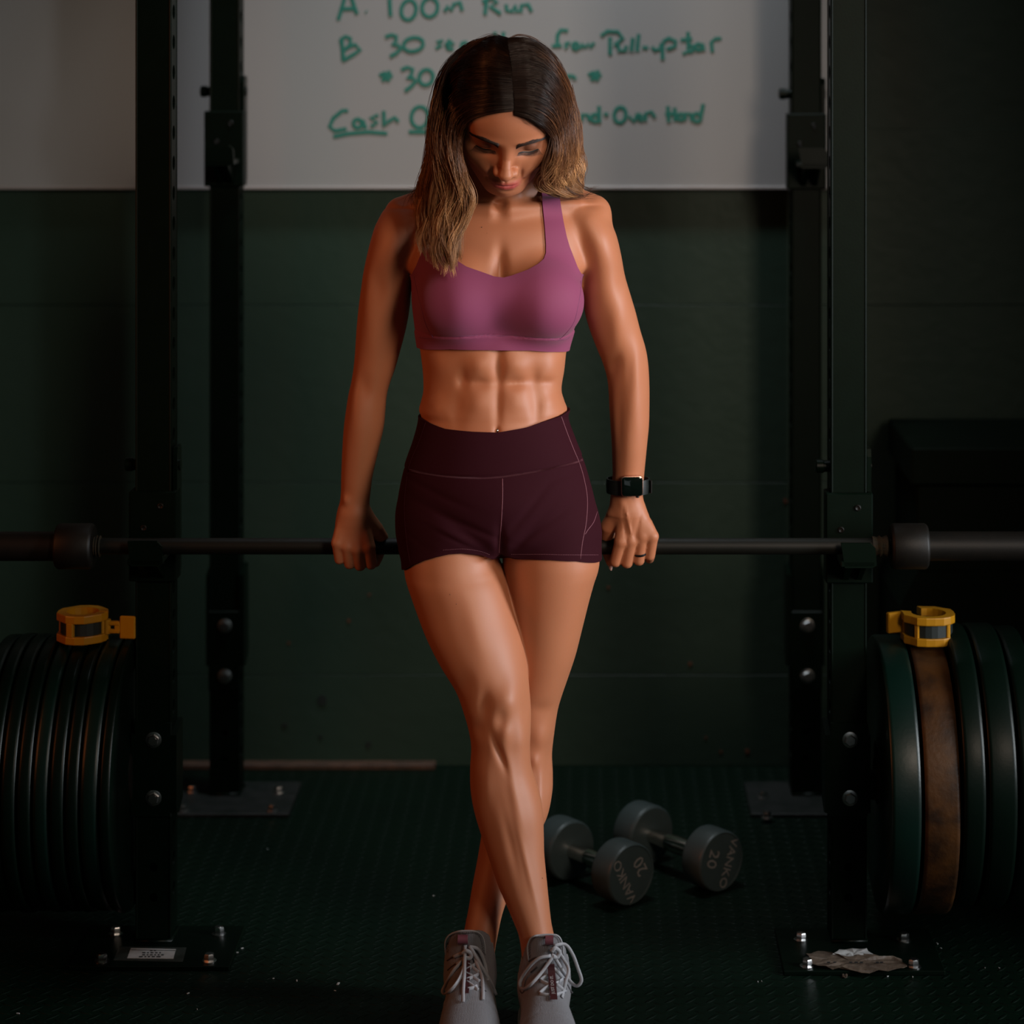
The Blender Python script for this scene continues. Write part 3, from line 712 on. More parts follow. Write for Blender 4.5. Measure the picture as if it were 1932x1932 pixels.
def axis_pts(lo, hi, h, fine=()):
    """grid lines, step h, finer inside the (a, b, step) spans"""
    out = [lo]; x = lo
    while x < hi:
        st = h
        for a, b, s_ in fine:
            if a <= x <= b: st = min(st, s_)
        x += st; out.append(x)
    return np.array(out, f32)
def mesh_field(F, ax, ay, az, B=8, project=1):
    """surface nets over a rectilinear grid, evaluated only in blocks near the surface"""
    nx, ny, nz = len(ax), len(ay), len(az); D = np.full((nx, ny, nz), BIG, f32)
    bi, bj, bk = [np.arange(0, n, B) for n in (nx, ny, nz)]
    I, J, K = np.meshgrid(bi, bj, bk, indexing='ij'); I, J, K = I.ravel(), J.ravel(), K.ravel()
    I2, J2, K2 = np.minimum(I+B-1, nx-1), np.minimum(J+B-1, ny-1), np.minimum(K+B-1, nz-1)
    cx, cy, cz = (ax[I]+ax[I2])/2, (ay[J]+ay[J2])/2, (az[K]+az[K2])/2
    half = np.sqrt((ax[I2]-ax[I])**2+(ay[J2]-ay[J])**2+(az[K2]-az[K])**2)/2
    v = F(cx, cy, cz); act = np.abs(v) < half*1.25+.006
    for q in np.nonzero(~act & (v < 0))[0]: D[I[q]:I2[q]+1, J[q]:J2[q]+1, K[q]:K2[q]+1] = -.03
    aq = np.nonzero(act)[0]; aq = aq[np.argsort(cz[aq])]
    o = np.arange(B); ox, oy, oz = [q.ravel() for q in np.meshgrid(o, o, o, indexing='ij')]
    for s in range(0, len(aq), 120):
        q = aq[s:s+120]
        ii = (I[q][:, None]+ox).ravel(); jj = (J[q][:, None]+oy).ravel(); kk = (K[q][:, None]+oz).ravel()
        ok = (ii < nx) & (jj < ny) & (kk < nz); ii, jj, kk = ii[ok], jj[ok], kk[ok]
        D[ii, jj, kk] = F(ax[ii], ay[jj], az[kk], 10**9)
    S = D < 0
    e = [S[1:] != S[:-1], S[:, 1:] != S[:, :-1], S[:, :, 1:] != S[:, :, :-1]]
    cell = np.zeros((nx-1, ny-1, nz-1), bool)
    for a in (slice(0, -1), slice(1, None)):
        for b in (slice(0, -1), slice(1, None)):
            cell |= e[0][:, a, b]; cell |= e[1][a, :, b]; cell |= e[2][a, b, :]
    ci, cj, ck = np.nonzero(cell); n = len(ci)
    acc = np.zeros((n, 3)); cnt = np.zeros(n)
    P = [ax.astype(float), ay.astype(float), az.astype(float)]
    for axis in range(3):
        o1, o2 = [a for a in range(3) if a != axis]
        for u in (0, 1):
            for w in (0, 1):
                c0 = [ci.copy(), cj.copy(), ck.copy()]; c0[o1] += u; c0[o2] += w
                c1 = [c.copy() for c in c0]; c1[axis] += 1
                a_, b_ = D[tuple(c0)].astype(float), D[tuple(c1)].astype(float); m = (a_ < 0) != (b_ < 0)
                t = np.where(m, a_/np.where(m, a_-b_, 1), 0)
                for d in range(3):
                    p0, p1 = P[d][c0[d]], P[d][c1[d]]; acc[:, d] += np.where(m, p0+(p1-p0)*t, 0)
                cnt += m
    V = acc/cnt[:, None]
    key = (ci.astype(np.int64)*(ny-1)+cj)*(nz-1)+ck
    def vid(i, j, k): return np.searchsorted(key, (i.astype(np.int64)*(ny-1)+j)*(nz-1)+k)
    Q = []
    for axis in range(3):
        i, j, k = np.nonzero(e[axis]); c = [i, j, k]; o1, o2 = [a for a in range(3) if a != axis]
        ok = (c[o1] > 0) & (c[o2] > 0) & (c[o1] < (nx, ny, nz)[o1]-1) & (c[o2] < (nx, ny, nz)[o2]-1)
        c = [q[ok] for q in c]; inside0 = S[tuple(c)]
        ids = []
        for u, w in ((-1, -1), (0, -1), (0, 0), (-1, 0)):
            d = [q.copy() for q in c]; d[o1] = d[o1]+u; d[o2] = d[o2]+w; ids.append(vid(*d))
        q = np.stack(ids, 1); flip = inside0 if axis != 1 else ~inside0
        q[~flip] = q[~flip][:, ::-1]; Q.append(q)
    Q = np.vstack(Q); del D, S, e, cell
    for _ in range(project): V = snap(F, V)
    return V, Q
def grad(F, V, h=.0006):
    V = V.astype(f32); X, Y, Z = V[:, 0], V[:, 1], V[:, 2]; f0 = F(X, Y, Z)
    return f0, np.stack([F(X+f32(h), Y, Z)-f0, F(X, Y+f32(h), Z)-f0, F(X, Y, Z+f32(h))-f0], 1)/h
def snap(F, V, off=0.0, lim=.0022):
    o = np.argsort(V[:, 2]); Vs = V[o]; f, g = grad(F, Vs); g2 = (g*g).sum(1)+1e-6
    st = np.clip((f-off)/np.sqrt(g2), -lim, lim)[:, None]*g/np.sqrt(g2)[:, None]
    W_ = V.copy(); W_[o] = Vs-st; return W_
def ray(F, px, py, off=0.0, y0=3.3, y1=4.3):
    """first surface met by the sight line through (px, py); arrays"""
    px = np.atleast_1d(np.asarray(px, float)); py = np.atleast_1d(np.asarray(py, float)); Y = np.full(len(px), y0)
    for _ in range(90):
        d = F(((px-VPX)*Y/FPX).astype(f32), Y.astype(f32), (CH-(py-VPY)*Y/FPX).astype(f32))-off
        Y = np.minimum(Y+np.clip(d*.8, -.01, .08), y1)
    return np.stack([(px-VPX)*Y/FPX, Y, CH-(py-VPY)*Y/FPX], 1)
def clip_mesh(V, Q, s):
    """keep the part with s<0, cutting cleanly through faces; returns triangles"""
    T = np.vstack([Q[:, [0, 1, 2]], Q[:, [0, 2, 3]]]) if Q.shape[1] == 4 else Q
    neg = s < 0; c = neg[T].sum(1); keep = T[c == 3]; new = [keep]; Vn = [V]; edge = {}
    ext = []; base = len(V)
    def cut(a, b):
        k = (a, b) if a < b else (b, a)
        if k not in edge:
            t = s[k[0]]/(s[k[0]]-s[k[1]]); edge[k] = base+len(ext); ext.append(V[k[0]]*(1-t)+V[k[1]]*t)
        return edge[k]
    out = []
    for t in T[(c == 1) | (c == 2)]:
        t = [int(q) for q in t]; ng = [neg[q] for q in t]
        if sum(ng) == 1:
            i = ng.index(True); a, b, d = t[i], t[(i+1) % 3], t[(i+2) % 3]; out.append((a, cut(a, b), cut(a, d)))
        else:
            i = ng.index(False); a, b, d = t[i], t[(i+1) % 3], t[(i+2) % 3]; p, q = cut(a, b), cut(a, d)
            out.append((p, b, d)); out.append((p, d, q))
    T = np.vstack([keep, np.array(out, int).reshape(-1, 3)]); V = np.vstack([V, np.array(ext).reshape(-1, 3)])
    u, inv = np.unique(T, return_inverse=True); return V[u], inv.reshape(T.shape)
def poly_sd(X, Z, poly):
    """signed distance to a closed polygon (negative inside)"""
    P = np.array(poly, float); n = len(P); d = np.full(len(X), 1e9); ins = np.zeros(len(X), bool)
    for i in range(n):
        a, b = P[i], P[(i+1) % n]; v = b-a; L = v @ v+1e-12
        t = np.clip(((X-a[0])*v[0]+(Z-a[1])*v[1])/L, 0, 1)
        d = np.minimum(d, np.hypot(X-a[0]-t*v[0], Z-a[1]-t*v[1]))
        c = (a[1] > Z) != (b[1] > Z)
        with np.errstate(divide='ignore', invalid='ignore'): xx = a[0]+(Z-a[1])*v[0]/(v[1] if v[1] else 1e-12)
        ins ^= c & (X < xx)
    return np.where(ins, -d, d)
def shell(name, V, T, thick, m, parent):
    """cloth sheet with thickness turned inward and a rim"""
    V = np.asarray(V, float); n = len(V)
    fn = np.cross(V[T[:, 1]]-V[T[:, 0]], V[T[:, 2]]-V[T[:, 0]]); N = np.zeros_like(V)
    for i in range(3): np.add.at(N, T[:, i], fn)
    N /= np.linalg.norm(N, axis=1)[:, None]+1e-12
    E = np.vstack([T[:, [0, 1]], T[:, [1, 2]], T[:, [2, 0]]]); k = E.min(1).astype(np.int64)*n+E.max(1)
    u, ix, ct = np.unique(k, return_index=True, return_counts=True); bd = E[ix[ct == 1]]
    A = np.vstack([T, T[:, ::-1]+n, np.stack([bd[:, 1], bd[:, 0], bd[:, 0]+n], 1), np.stack([bd[:, 1], bd[:, 0]+n, bd[:, 1]+n], 1)])
    me = np_mesh(name, np.vstack([V, V-N*thick]), A); o = link(name, me, m, parent, True)
    me.set_sharp_from_angle(angle=math.radians(55))
    return o
# ------------------------------------------------------------------ the woman: body field
def P4(px, py, Y, r): return (Wx(px, Y), Y, Wz(py, Y), r)
CI = .003
torso_rows = [
 (377, 880, 1030, 3.845, .034, .034), (384, 838, 1062, 3.842, .048, .046), (400, 795, 1092, 3.842, .062, .058), (430, 778, 1106, 3.84, .078, .068), (470, 768, 1111, 3.838, .088, .078),
 (500, 766, 1111, 3.836, .092, .084), (525, 779, 1096, 3.835, .092, .088), (570, 781, 1092, 3.832, .090, .088), (620, 787, 1080, 3.83, .088, .085),
 (660, 793, 1069, 3.828, .087, .082), (700, 798, 1064, 3.826, .085, .080), (735, 799, 1059, 3.824, .085, .078), (755, 795, 1064, 3.822, .086, .078), (772, 791, 1070, 3.82, .087, .080),
 (790, 795, 1067, 3.818, .088, .083), (830, 785, 1081, 3.812, .092, .092), (870, 771, 1097, 3.808, .096, .102), (910, 761, 1109, 3.805, .100, .108),
 (950, 755, 1119, 3.802, .100, .111), (1000, 756, 1128, 3.80, .094, .108), (1030, 765, 1122, 3.80, .078, .096)]
legR_rows = [
 (925, 790, 925, 3.805, .06, .08), (960, 765, 940, 3.80, .078, .09), (1000, 761, 944, 3.797, .085, .095), (1050, 762, 942, 3.788, .086, .092), (1075, 763, 950, 3.783, .086, .09), (1100, 768, 958, 3.776, .085, .087), (1150, 785, 972, 3.765, .081, .081),
 (1200, 804, 984, 3.752, .077, .076), (1250, 829, 993, 3.74, .072, .070), (1300, 859, 999, 3.727, .065, .063), (1340, 874, 1002, 3.718, .060, .058), (1380, 885, 1001, 3.711, .054, .055),
 (1410, 889, 1000, 3.707, .050, .055), (1450, 887, 1003, 3.703, .049, .059), (1490, 888, 1016, 3.70, .050, .062), (1530, 895, 1024, 3.695, .049, .060), (1574, 908, 1026, 3.69, .046, .055),
 (1613, 921, 1027, 3.683, .042, .050), (1665, 938, 1032, 3.675, .038, .044), (1695, 951, 1035, 3.67, .036, .041), (1740, 970, 1040, 3.663, .033, .038), (1765, 979, 1045, 3.66, .033, .038), (1800, 984, 1050, 3.655, .034, .040), (1850, 984, 1052, 3.65, .032, .038)]
legL_rows = [
 (925, 965, 1090, 3.805, .06, .08), (960, 948, 1115, 3.80, .078, .09), (1000, 944, 1126, 3.80, .085, .095), (1050, 948, 1131, 3.80, .086, .092), (1075, 950, 1129, 3.80, .085, .090), (1100, 952, 1121, 3.80, .083, .088), (1136, 954, 1111, 3.802, .080, .083), (1188, 956, 1098, 3.807, .076, .077),
 (1235, 957, 1086, 3.813, .071, .071), (1274, 956, 1073, 3.82, .066, .066), (1312, 950, 1060, 3.826, .060, .060), (1341, 943, 1052, 3.83, .056, .057), (1387, 932, 1045, 3.832, .052, .054), (1424, 928, 1042, 3.83, .050, .056),
 (1460, 921, 1043, 3.825, .049, .059), (1494, 917, 1042, 3.815, .049, .061), (1538, 911, 1033, 3.802, .048, .058), (1576, 908, 1014, 3.79, .044, .052), (1625, 900, 988, 3.775, .039, .046),
 (1672, 891, 967, 3.758, .036, .041), (1714, 884, 951, 3.742, .034, .038), (1740, 879, 944, 3.733, .033, .037), (1765, 874, 939, 3.726, .033, .037), (1793, 871, 934, 3.72, .034, .038), (1840, 868, 930, 3.712, .032, .038)]
armR_rows = [
 (391, 748, 795, 3.845, .022, .022), (400, 727, 815, 3.845, .036, .034), (420, 711, 826, 3.845, .048, .046), (445, 702, 815, 3.846, .053, .051), (480, 693, 793, 3.85, .053, .052), (514, 686, 780, 3.856, .050, .050), (542, 682, 776, 3.861, .048, .049),
 (580, 677, 773, 3.868, .046, .048), (620, 673, 766, 3.876, .044, .046), (666, 670, 754, 3.885, .042, .043), (697, 667, 745, 3.89, .041, .041), (722, 663, 736, 3.893, .040, .040), (744, 658, 730, 3.895, .040, .039), (775, 653, 727, 3.896, .040, .038),
 (806, 649, 724, 3.897, .039, .037), (850, 646, 714, 3.90, .036, .034), (899, 644, 703, 3.903, .029, .028), (930, 643.5, 699, 3.905, .0245, .0245), (952, 641, 697, 3.905, .022, .023), (972, 637, 698, 3.904, .020, .022), (985, 636, 698, 3.904, .017, .019)]
armL_rows = [
 (386, 1082, 1122, 3.845, .02, .02), (396, 1072, 1137, 3.845, .036, .034), (414, 1068, 1149, 3.845, .047, .046), (442, 1078, 1162, 3.846, .053, .051), (477, 1092, 1171, 3.85, .053, .052), (516, 1099, 1179, 3.856, .050, .050), (551, 1100, 1188, 3.861, .048, .049),
 (588, 1103, 1199, 3.868, .046, .048), (623, 1113, 1208, 3.876, .044, .046), (657, 1126, 1218, 3.883, .042, .044), (688, 1138, 1223, 3.889, .041, .041), (728, 1147, 1225, 3.893, .040, .040), (775, 1150, 1225, 3.896, .040, .038),
 (806, 1152, 1224, 3.897, .039, .037), (837, 1154, 1221, 3.899, .037, .035), (868, 1155, 1218, 3.902, .033, .031), (900, 1155.5, 1215, 3.904, .028, .027), (934, 1152, 1213, 3.905, .0235, .0235), (954, 1150, 1217, 3.905, .021, .022), (970, 1147, 1220, 3.904, .0185, .020)]

def fb(px, py, Y, sx, sz, amp, sy=.05, tilt=0):
    """swelling on the front, sizes in px; tilt turns it in the picture plane"""
    s = Y/FPX; R = None
    if tilt:
        t = math.radians(-tilt); R = np.array([[math.cos(t), 0, -math.sin(t)], [0, 1, 0], [math.sin(t), 0, math.cos(t)]]).T
    return Bump((Wx(px, Y), Y, Wz(py, Y)), (sx*s, sy, sz*s), amp, R)
YF = 3.745
chest = [
 fb(943, 386, 3.77, 12, 9, -.007, .03),
 # breasts, with the bridge of cloth-side tissue between
 Ell(tuple(W(866, 566, 3.765)), (.060, .058, .062), .028), Ell(tuple(W(1026, 566, 3.765)), (.060, .058, .062), .028),
 fb(944, 508, 3.75, 12, 34, -.011, .05)]
abs_ = [
 fb(903, 690, YF, 24, 20, .0062), fb(974, 690, YF, 24, 20, .0062), fb(902, 757, YF, 27, 24, .0060), fb(977, 756, YF, 26, 25, .0062),
 fb(940, 695, YF, 11, 42, -.0062), fb(939, 770, YF, 9, 40, -.0036), fb(938, 640, YF, 16, 22, -.006),
 fb(873, 716, YF, 10, 20, -.0052), fb(864, 770, YF, 13, 34, -.0032), fb(1006, 722, YF, 13, 26, -.0064), fb(1012, 778, YF, 11, 30, -.0042),
 fb(905, 723, YF, 28, 10, -.0042), fb(974, 723, YF, 28, 11, -.0058),
 fb(1040, 690, YF+.03, 22, 26, .0042), fb(1038, 755, YF+.03, 20, 18, .0048), fb(835, 690, YF+.03, 22, 26, .0036), fb(828, 765, YF+.03, 20, 16, .0040),
 fb(1030, 722, YF+.02, 16, 9, -.0030), fb(938, 813, YF, 5, 8, -.006)]
groin = [fb(944, 1000, 3.71, 16, 60, -.006), fb(985, 1020, 3.71, 10, 60, -.0045, tilt=-42), fb(895, 1015, 3.71, 9, 60, -.0045, tilt=52),
         fb(944, 950, 3.70, 60, 40, .004)]
# neck and shoulder girdle
HC = np.array([Wx(958, 3.69), 3.722, 1.400]); TH = math.radians(41); RO = math.radians(4.5); HS = 1.03
fw = np.array([0, -math.cos(TH), -math.sin(TH)]); up0 = np.array([0, -math.sin(TH), math.cos(TH)]); xr0_ = np.array([1., 0, 0])
upv = up0*math.cos(RO)+xr0_*math.sin(RO); xv = xr0_*math.cos(RO)-up0*math.sin(RO)
RH = np.stack([xv, fw, upv], 1)                       # columns: x', forward, up
def H(x, f, u): return HC+(RH @ (np.array([x, f, u], float)*HS))
def Hc(pts, k, dense=0): return Cap([(*H(x, f, u), r*HS) for x, f, u, r in pts], k, dense)
def He(c, r, k): return Ell(H(*c), np.array(r)*HS, k, RH)
def Hb(c, s, a): return Bump(H(*c), np.array(s)*HS, a, RH)
neck = [Cap([(Wx(955, 3.85), 3.85, 1.235, .058), (Wx(955, 3.845), 3.835, 1.29, .052), (*H(0, -.035, -.055), .050)], .022),
        Cap([P4(950, 384, 3.795, .009), (*H(-.052, -.02, -.052), .011)], .014), Cap([P4(962, 384, 3.795, .009), (*H(.052, -.02, -.052), .011)], .014),
        # trapezius and clavicles
        Cap([(*H(-.025, -.055, -.075), .026), P4(893, 368, 3.862, .036), P4(790, 396, 3.858, .030), P4(760, 406, 3.855, .030)], .03),
        Cap([(*H(.025, -.055, -.075), .026), P4(1014, 368, 3.862, .036), P4(1092, 392, 3.858, .030), P4(1118, 402, 3.855, .030)], .03),
        Cap([P4(924, 397, 3.782, .008), P4(880, 391, 3.791, .0075), P4(832, 386, 3.807, .0075), P4(790, 390, 3.82, .007)], .022, 14),
        Cap([P4(964, 397, 3.782, .008), P4(1006, 391, 3.791, .0075), P4(1054, 386, 3.807, .0075), P4(1090, 387, 3.82, .007)], .022, 14),
        fb(1040, 372, 3.80, 26, 8, -.004, .03), fb(1108, 410, 3.80, 11, 14, -.0045, .04), fb(768, 415, 3.80, 11, 14, -.004, .04)]
G_tor = Group([Stack(torso_rows, n=2.15)]+neck+chest+abs_+groin, .01)
G_lr = Group([Stack(legR_rows, n=2.05),
  fb(960, 1325, 3.655, 24, 26, .0075, .04), fb(975, 1290, 3.66, 26, 26, .003, .04), fb(915, 1335, 3.67, 13, 32, -.0055, .04), fb(946, 1362, 3.65, 12, 16, -.004, .03), fb(905, 1375, 3.67, 16, 18, -.003, .04),
  fb(994, 1340, 3.67, 9, 30, -.003, .04), fb(955, 1385, 3.65, 12, 22, .004, .03), fb(942, 1420, 3.66, 7, 34, -.0052, .04, 22), fb(985, 1400, 3.66, 14, 30, .0026, .04), fb(972, 1500, 3.655, 9, 90, .0028, .04, 12),
  fb(915, 1480, 3.66, 15, 50, .003, .04), fb(880, 1290, 3.68, 18, 26, -.003, .04), fb(900, 1190, 3.68, 22, 60, .003, .05, 16), fb(997, 1640, 3.65, 6, 80, .0022, .03, 14), fb(965, 1590, 3.66, 8, 60, -.0018, .04, 14)], .012)
G_ll = Group([Stack(legL_rows, n=2.05),
  fb(1020, 1395, 3.775, 20, 26, .006, .04), fb(1010, 1440, 3.775, 9, 14, .004, .03), fb(1035, 1435, 3.785, 7, 26, -.003, .04), fb(1020, 1490, 3.77, 8, 50, .003, .04), fb(1020, 1335, 3.78, 20, 14, -.0025, .04)], .003)
def hand(mirror, mcp, pip, thumb, wrist):
    ops = [Stack(wrist[0], k=.01)] ; r_m = (.0098, .0105, .0108, .0108); r_p = (.0086, .0092, .0096, .0096)
    return ops
def fingers(xs, mz, pz, rads, Ym=3.893):
    """four fingers closed round the bar: knuckle, middle joint, under and behind the bar"""
    out = []
    for i, (xm, xp) in enumerate(xs):
        r = rads[i]
        k1 = P4(xm, mz[i], Ym, r*1.10); k2 = P4(xp, pz[i], Ym+.009, r*.98)
        x2 = k2[0]; m = (x2, BY+.004, BZ-.0135-r*.85, r*.90); e = (x2, BY+.0235, BZ+.004, r*.80); t_ = (x2, BY+.010, BZ+.0185, r*.72)
        out.append(Cap([k1, k2, m, e, t_], .003))
    return out
handR_x = [(637, 641), (655, 660), (675, 679.5), (695, 700)]; handL_x = [(1231, 1226), (1212, 1205.5), (1191, 1183), (1172, 1161.5)]
rads = (.0088, .0096, .0100, .0098)
def palm(wx, wy, xs, mz, sgn):
    out = []
    for i, (xm, _) in enumerate(xs):
        out.append(Cap([P4(wx+(xm-wx)*.35, wy, 3.904, .0135), P4(wx+(xm-wx)*.72, (wy+mz[i])/2, 3.899, .0118), P4(xm, mz[i], 3.8935, rads[i]*1.16)], .009))
    cx = sum(x for x, _ in xs)/4
    out.append(Cap([P4(wx, wy, 3.905, .021), P4((cx+wx)/2, (wy+mz[0])/2-4, 3.908, .020), P4(cx, mz[0]-22, 3.906, .015)], .012))
    return out
mzR = (1024, 1031, 1036, 1032); pzR = (1055, 1063, 1066, 1063.5); mzL = (1012, 1012, 1020, 1022); pzL = (1048, 1056.5, 1061, 1059)
thR = Cap([P4(690, 975, 3.908, .0135), P4(708, 998, 3.915, .0130), P4(719, 1013, 3.93, .0112), (Wx(722, 3.96), 3.956, BZ+.006, .0100), (Wx(714, 3.95), 3.948, BZ-.019, .0088), (Wx(709, 3.93), 3.928, BZ-.026, .0078)], .008)
thL = Cap([P4(1161, 972, 3.908, .0135), P4(1148, 993, 3.915, .0130), P4(1145, 1010, 3.93, .0112), (Wx(1144, 3.96), 3.956, BZ+.006, .0100), (Wx(1148, 3.95), 3.948, BZ-.019, .0088), (Wx(1152, 3.93), 3.930, BZ-.0265, .0072)], .008)
G_ar = Group([Stack(armR_rows, n=2.0)]+palm(668, 968, handR_x, mzR, 1)+[thR]+
  [fb(652, 944, 3.885, 8, 9, .004, .02), fb(700, 600, 3.85, 14, 60, .003, .06), fb(745, 470, 3.80, 26, 34, .004, .05), fb(715, 540, 3.81, 14, 30, -.003, .05), fb(690, 730, 3.86, 12, 24, -.003, .05), fb(672, 780, 3.86, 14, 50, .003, .05)], .010)
G_al = Group([Stack(armL_rows, n=2.0)]+palm(1184, 966, handL_x, mzL, -1)+[thL]+
  [fb(1135, 470, 3.80, 24, 34, .004, .05), fb(1170, 540, 3.82, 14, 30, -.003, .05), fb(1165, 610, 3.83, 18, 50, .005, .05), fb(1160, 690, 3.855, 13, 30, -.0055, .05, -12), fb(1198, 760, 3.86, 16, 50, .004, .05), fb(1170, 800, 3.86, 8, 60, -.0022, .05),
   fb(1200, 700, 3.855, 10, 40, .003, .04), fb(1186, 985, 3.885, 2.2, 28, .0022, .02, 12), fb(1172, 950, 3.88, 7, 10, .002, .02),
   fb(1180, 1000, 3.885, 3, 26, -.0016, .02, 8), fb(1203, 995, 3.885, 3, 26, -.0014, .02, -14)], .010)
G_fr = [Group([c], .0022) for c in fingers(handR_x, mzR, pzR, rads)]
G_fl = [Group([c], .0022) for c in fingers(handL_x, mzL, pzL, rads)]
for g in G_fr+G_fl: g.k = .0022
# head
head_ops = [
 He((0, -.012, .030), (.0725, .091, .077), .02), He((0, .012, -.005), (.0635, .078, .078), .03), He((0, .032, -.046), (.048, .054, .050), .025),
 He((0, .060, -.083), (.020, .026, .024), .022), He((0, .064, -.062), (.026, .030, .026), .015),
 He((-.040, .047, -.022), (.026, .026, .026), .020), He((.040, .047, -.022), (.026, .026, .026), .020),
 Hc([(-.056, .005, -.030, .016), (-.046, .025, -.066, .015), (-.018, .060, -.088, .012)], .02), Hc([(.056, .005, -.030, .016), (.046, .025, -.066, .015), (.018, .060, -.088, .012)], .02),
 He((0, .060, .032), (.052, .024, .032), .02),
 Hb((-.031, .092, .004), (.0165, .03, .0120), -.0135), Hb((.031, .092, .004), (.0165, .03, .0120), -.0135),
 Hb((-.030, .092, .021), (.022, .03, .007), .0035), Hb((.030, .092, .021), (.022, .03, .007), .0035),
 He((-.0315, .0635, .0030), (.0150, .0145, .0140), .004), He((.0315, .0635, .0030), (.0150, .0145, .0140), .004),
 Hb((-.0315, .079, -.0040), (.014, .012, .0022), -.0022), Hb((.0315, .079, -.0040), (.014, .012, .0022), -.0022),
 Hb((-.0315, .080, .0120), (.014, .012, .0022), -.0014), Hb((.0315, .080, .0120), (.014, .012, .0022), -.0014),
 Hc([(0, .086, .010, .0075), (0, .093, -.008, .0068), (0, .101, -.019, .0080), (0, .1045, -.0275, .0106)], .010),
 He((-.0120, .0945, -.0315), (.0070, .0095, .0068), .005), He((.0120, .0945, -.0315), (.0070, .0095, .0068), .005),
 Hb((-.0082, .098, -.0395), (.0035, .007, .003), -.006), Hb((.0082, .098, -.0395), (.0035, .007, .003), -.006),
 Hb((0, .092, -.052), (.0022, .01, .005), -.0014),
 Hc([(-.0245, .0795, -.0605, .0026), (-.012, .0895, -.0575, .0042), (-.0035, .0925, -.0555, .0046), (0, .0925, -.0565, .0044), (.0035, .0925, -.0555, .0046), (.012, .0895, -.0575, .0042), (.0245, .0795, -.0605, .0026)], .005),
 Hc([(-.023, .0795, -.0622, .0026), (-.010, .0885, -.0645, .0052), (0, .0905, -.0650, .0056), (.010, .0885, -.0645, .0052), (.023, .0795, -.0622, .0026)], .004),
 Hb((0, .096, -.0602), (.019, .010, .0012), -.0026), Hb((0, .088, -.0745), (.012, .012, .0045), -.003),
 Hb((-.027, .080, -.0615), (.0035, .012, .005), -.0030), Hb((.027, .080, -.0615), (.0035, .012, .005), -.0030),
 Hb((-.0235, .086, -.046), (.003, .014, .014), -.0024), Hb((.0235, .086, -.046), (.003, .014, .014), -.0024),
 Hb((-.034, .078, -.040), (.010, .014, .014), .0026), Hb((.034, .078, -.040), (.010, .014, .014), .0026),
 # ears
 He((-.0735, -.006, -.012), (.007, .016, .028), .006), He((.0735, -.006, -.012), (.007, .016, .028), .006)]
G_hd = Group(head_ops, .012)
FB = Field([G_tor, G_lr, G_ll, G_ar, G_al]+G_fr+G_fl+[G_hd])
G_ar.k = G_al.k = .016
# legs: thigh meets trunk softly, thigh meets thigh hard
G_lr.k = .014; G_ll.k = .0045
FH = Field([G_hd])

woman = empty('person', (-.15, 3.72, 0), 'woman with long brown hair, plum sports bra and maroon shorts, looking down, ankles crossed', 'person')
QUICK = False
h0 = .0030
ax = axis_pts(-.455, .125, h0, [(-.225, -.025, .0022), (-.215, -.045, .0016)])
ay = axis_pts(3.585, 3.985, .0030, [(3.60, 3.76, .0022), (3.60, 3.70, .0018)])
az = axis_pts(.095, 1.525, .0032, [(.645, .76, .0020), (1.245, 1.53, .0016)])

if QUICK:
    ax = axis_pts(-.455, .125, .005); ay = axis_pts(3.585, 3.985, .005); az = axis_pts(.095, 1.525, .005, [(1.24, 1.53, .003)])
BV, BQ = mesh_field(FB, ax, ay, az)
# lips, lids, knuckles and scalp have their own colour
def head_local(V): return (V-HC) @ RH / HS
hl = head_local(BV); tint = np.tile(np.array([.45, .165, .078, 1.]), (len(BV), 1))
def mixc(m, c):
    m = np.clip(m, 0, 1)[:, None]; tint[:, :3] = tint[:, :3]*(1-m)+np.array(c)*m
near_head = (BV[:, 2] > 1.24)
lipw = np.exp(-((np.abs(hl[:, 0])/.0235)**6))*np.exp(-(((hl[:, 2]+.0610)/.0085)**4))*(hl[:, 1] > .076)
mixc(lipw*near_head, (.40, .062, .060))
for sx in (-1, 1):
    lid = np.exp(-(((hl[:, 0]-sx*.0315)/.019)**4)-(((hl[:, 2]-.005)/.0095)**4))*(hl[:, 1] > .06); mixc(lid*near_head*.78, (.085, .032, .018))
mixc(np.exp(-((hl[:, 0]/.02)**2)-((hl[:, 2]+.036)/.014)**2)*(hl[:, 1] > .09)*near_head*.2, (.55, .20, .12))
hairline = .071-.22*np.maximum(np.abs(hl[:, 0])-.028, 0)*6*np.abs(hl[:, 0])/.06
scalp = ((hl[:, 2] > hairline) | ((np.abs(hl[:, 0]) > .055) & (hl[:, 1] < .028) & (hl[:, 2] > -.02)) | (hl[:, 1] < -.01)) & near_head & (hl[:, 2] > -.030)
mixc(scalp*1.0, (.012, .006, .004))
me = np_mesh('body', BV, BQ); ca = me.color_attributes.new('tint', 'FLOAT_COLOR', 'POINT'); ca.data.foreach_set('color', tint.astype(f32).ravel())
body = link('body', me, M['skin'], woman, True)
